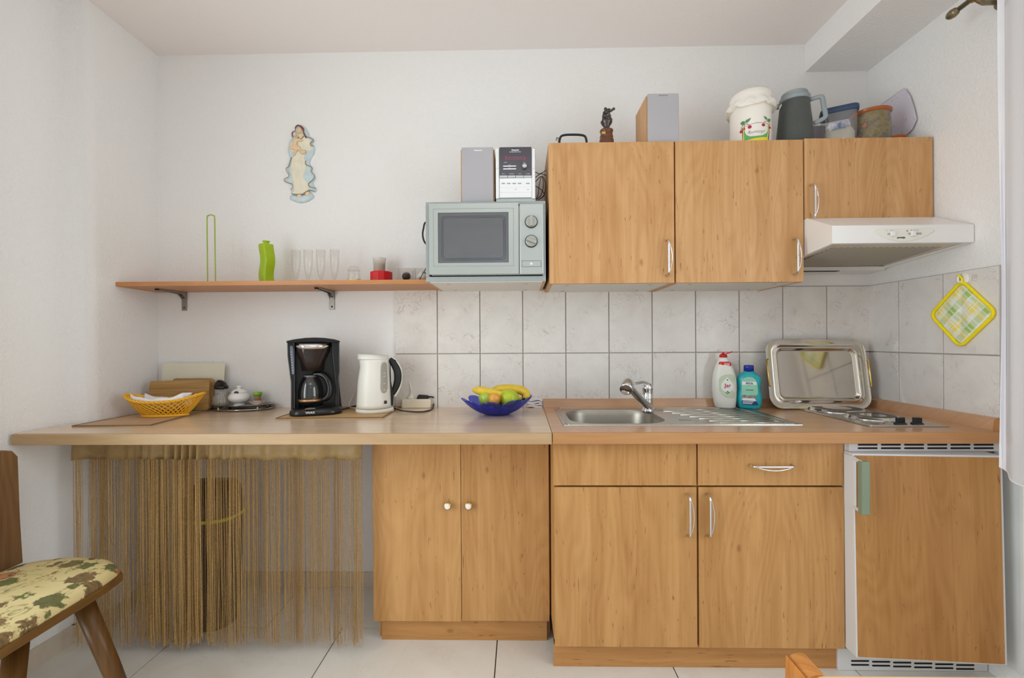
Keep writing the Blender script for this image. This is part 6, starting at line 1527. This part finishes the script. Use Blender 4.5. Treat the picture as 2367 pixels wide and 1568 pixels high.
# ------------------------------------------------------------------ power strip and cables
qs = PZ(962, 944, ZT); ps = thing('power_strip', 'cream multi-socket power strip lying behind the kettle', 'power strip', (qs.x, qs.y + .02, ZT), .03)
kp = (D + qs.y) / F; L_ = 34 * kp
MB().prism(rrect(-L_, L_, 0, .042, .006), -.022, .022, 'y').build('strip_body', plain('cream_plastic', (234, 226, 204), .4), ps, local=True, bevel=.004)
pg = thing('white_mains_plug', 'white plug with ribbed cable sleeve on the power strip', 'plug', (qs.x - 15 * kp, qs.y + .02, ZT + .042))
MB().loft([(0, 0, 0, .017, .014), (.008, 0, 0, .015, .012), (.018, .002, 0, .007, .007), (.020, .002, 0, .006, .006)], 24).build('plug_body', M_white_pl, pg, local=True)
m = MB()
for k in range(5): m.lathe([(.0055 - .0004 * k, .020 + .005 * k), (.0062 - .0004 * k, .0225 + .005 * k), (.0045, .025 + .005 * k)], 12, (.002, 0, 0))
m.build('ribbed_sleeve', M_white_pl, pg, local=True)
p0 = pg.location
tag(MB().tube(smoothpath([p0 + Vector((.002, 0, .043)), p0 + Vector((-.004, .004, .07)), p0 + Vector((-.022, .012, .098)), p0 + Vector((-.045, .02, .112)), p0 + Vector((-.075, .03, .115))], 6), .0036, 8).build('white_cable', M_white_pl), 'white cable arching from the power strip to behind the kettle', 'cable')
bp = thing('black_plug', 'flat black plug lying on the power strip', 'plug', (qs.x + 12 * kp, qs.y + .018, ZT + .0425))
m = MB().hexa([(-.026, -.010, 0), (.030, -.008, 0), (.030, .008, 0), (-.026, .010, 0), (-.016, -.008, .019), (.028, -.006, .016), (.028, .006, .016), (-.016, .008, .019)]).build('plug_body', M_black_matt, bp, local=True, bevel=.003)
q0 = bp.location + Vector((.030, 0, .009))
c1c = [q0, q0 + Vector((.022, -.004, -.002)), PZ(1002, 925, ZT + .03), PZ(1000, 944, ZT + .004), PZ(985, 951, ZT + .004), PZ(960, 952.5, ZT + .004), PZ(925, 949, ZT + .008), PZ(905, 941, ZT + .008), PZ(880, 938, ZT + .006)]
tag(MB().tube(smoothpath(c1c, 6), .0034, 8).build('black_cable', M_black_matt), 'black cable looping in front of the power strip', 'cable')
c2c = [PZ(778, 945, ZM + .012), PZ(795, 946, ZM + .006), PZ(812, 941, ZM + .006), PZ(822, 938.5, ZM + .006)]
tag(MB().tube(smoothpath(c2c, 6), .0034, 8).build('black_cable', M_black_matt), 'short black cable between the coffee maker and the kettle', 'cable')
c3c = [PZ(823, 944, ZM + .01), PZ(808, 942, ZM + .006), P(807, 935, .06), P(813, 920, .04), P(820, 905, .03)]
tag(MB().tube(smoothpath(c3c, 6), .003, 8).build('white_cable', M_white_pl), 'white kettle cable against the wall between coffee maker and kettle', 'cable')

# ------------------------------------------------------------------ fruit bowl
qb_ = PZ(1148, 962, ZT); kb2 = (D + qb_.y) / F
fbw = thing('fruit_bowl', 'dark blue petal-shaped glass fruit bowl', 'bowl', (qb_.x, qb_.y + .045, ZT))
M_bg = thin_glass('cobalt_glass', (.36, .44, .96, 1), .10, .08, (40, 54, 170), .20)
BR = .150
MB().lathe([(.045, 0), (.050, .001), (.060, .006), (.070, .014), (.066, .0165), (.05, .006), (0, .004)], 40).build('bowl_base', M_bg, fbw, local=True)
NP = 9
for k in range(NP):
    a0 = 2 * pi * k / NP + .35
    def pet(s, t, a0=a0, k=k):
        wd = .44 * (1 - .0 * t); aa = a0 + (s - .5) * 2 * wd
        edge = 1 - abs(2 * s - 1) ** 2.6 * .42
        tt = t * edge
        r = .045 + (BR - .045) * tt ** .86
        z = .004 + .060 * tt ** 1.5 + .004 * (2 * s - 1) * t + .006 * t
        z += .012 * tt * (max(0, cos(a0 + .2)) ** 2)
        r += .004 * sin(pi * s) * t
        return (r * cos(aa), r * sin(aa) * .93, z)
    MB().grid(pet, 12, 12).build('petal', M_bg, fbw, local=True, solid=.0028)
fl_ = fbw.location
def ban(name, label, pts, r, rots=0):
    t = thing(name, label, 'banana', pts[2]); sm_ = smoothpath([Vector(p) - Vector(pts[2]) for p in pts], 6); n = len(sm_)
    rr = [r * min(1, (.28 + 3.6 * min(k / (n - 1), .2)) if k / (n - 1) < .2 else 1) * (1 if k / (n - 1) < .78 else max(.26, 1 - ((k / (n - 1) - .78) / .22) ** 1.6 * .75)) for k in range(n)]
    nb_ = NT('banana_skin'); v = nb_.coords(); c = nb_.ramp(nb_.noise(v, 14, 3), (.35, srgb(216, 180, 44)), (.65, srgb(238, 208, 66)))
    sp4 = nb_.ramp(nb_.noise(nb_.scaled(v, (1, 1, 1)), 60, 3, .6, 1), (.66, (0, 0, 0)), (.72, (1, 1, 1))); c = nb_.mix(nb_.math('MULTIPLY', sp4, .7), c, srgb(120, 84, 30)); nb_.set(Base_Color=c, Roughness=.4)
    MB().tube(sm_, rr, 7).build('banana_body', nb_.m, t, local=True, sub=1)
    e = sm_[-1]; dd = (sm_[-1] - sm_[-2]).normalized(); MB().tube([e, e + dd * .006], [r * .22, r * .15], 6).build('tip', plain('banana_tip', (60, 44, 24), .7), t, local=True)
    return t
dB = -fl_.y
def PB(u, v, dd): return P(u, v, dB + dd)
ban('banana', 'straight banana lying across the front of the fruit bowl', [PB(1092, 902, .02), PB(1106, 903, .03), PB(1130, 907, .035), PB(1155, 914, .03), PB(1185, 918, .02), PB(1206, 923, .0)], .021)
ban('banana', 'strongly curved banana at the back of the fruit bowl', [PB(1132, 908, -.045), PB(1150, 901, -.045), PB(1180, 899, -.045), PB(1205, 903, -.035), PB(1217, 913, -.02), PB(1212, 922, .0)], .022)
ban('banana', 'pale banana end under the strongly curved banana', [PB(1150, 915, -.02), PB(1172, 914, -.015), PB(1190, 919, -.005), PB(1202, 926, .005)], .014)
def fruit(name, label, cat, u, v, dd, r, c1, c2, stem=False, sx=1):
    p = PB(u, v, dd); t = thing(name, label, cat, (p.x, p.y, p.z - r))
    n = NT(name + '_skin'); vv_ = n.coords(); n.set(Base_Color=n.ramp(n.noise(vv_, 22, 3), (.3, srgb(*c1)), (.7, srgb(*c2))), Roughness=.3)
    MB().lathe([(0, .08 * r), (r * .35, .0), (r * .8, r * .3), (r, r * .95), (r * .88, r * 1.5), (r * .5, r * 1.86), (r * .2, r * 1.86), (0, r * 1.72)], 28, sx=sx).build('flesh', n.m, t, local=True, sub=1)
    if stem: MB().tube(smoothpath([(0, 0, r * 1.7), (-.002, 0, r * 2.0), (-.004, 0, r * 2.2)], 3), .0014, 6).build('stem', M_dkwood, t, local=True)
fruit('apple', 'green apple with a dark stem in the fruit bowl', 'apple', 1125, 921, .030, .036, (150, 178, 50), (176, 200, 74), True)
fruit('apple', 'yellow-green stemless apple beside the small orange peach', 'apple', 1176, 921, .030, .040, (168, 186, 30), (190, 206, 50), False, 1.1)
fruit('peach', 'small orange peach between the two green apples', 'peach', 1143, 922, .066, .027, (222, 140, 60), (228, 178, 70))
fruit('apple', 'pale green apple hidden low behind the peach', 'apple', 1150, 930, -.02, .030, (150, 190, 80), (170, 205, 90))
# white folded cloth
qc = PZ(1240, 943, ZT); cl = thing('folded_cloth', 'folded white cloth behind the fruit bowl near the upstand', 'cloth', (qc.x - .0, qc.y + .035, ZT))
for k in range(4):
    def lay(s, t, k=k): x = -.045 + .072 * s + .003 * sin(k * 2.1); y = -.035 + .06 * t; return (x, y, .004 + k * .0105 + .003 * sin(s * 7 + k) + .002 * sin(t * 9 + k * 2) - .004 * (s > .9))
    m = MB().grid(lay, 12, 6).build('layer', plain('white_cotton', (232, 230, 232), .9, bump=.3, bs=600), cl, local=True, solid=.008, sub=1)
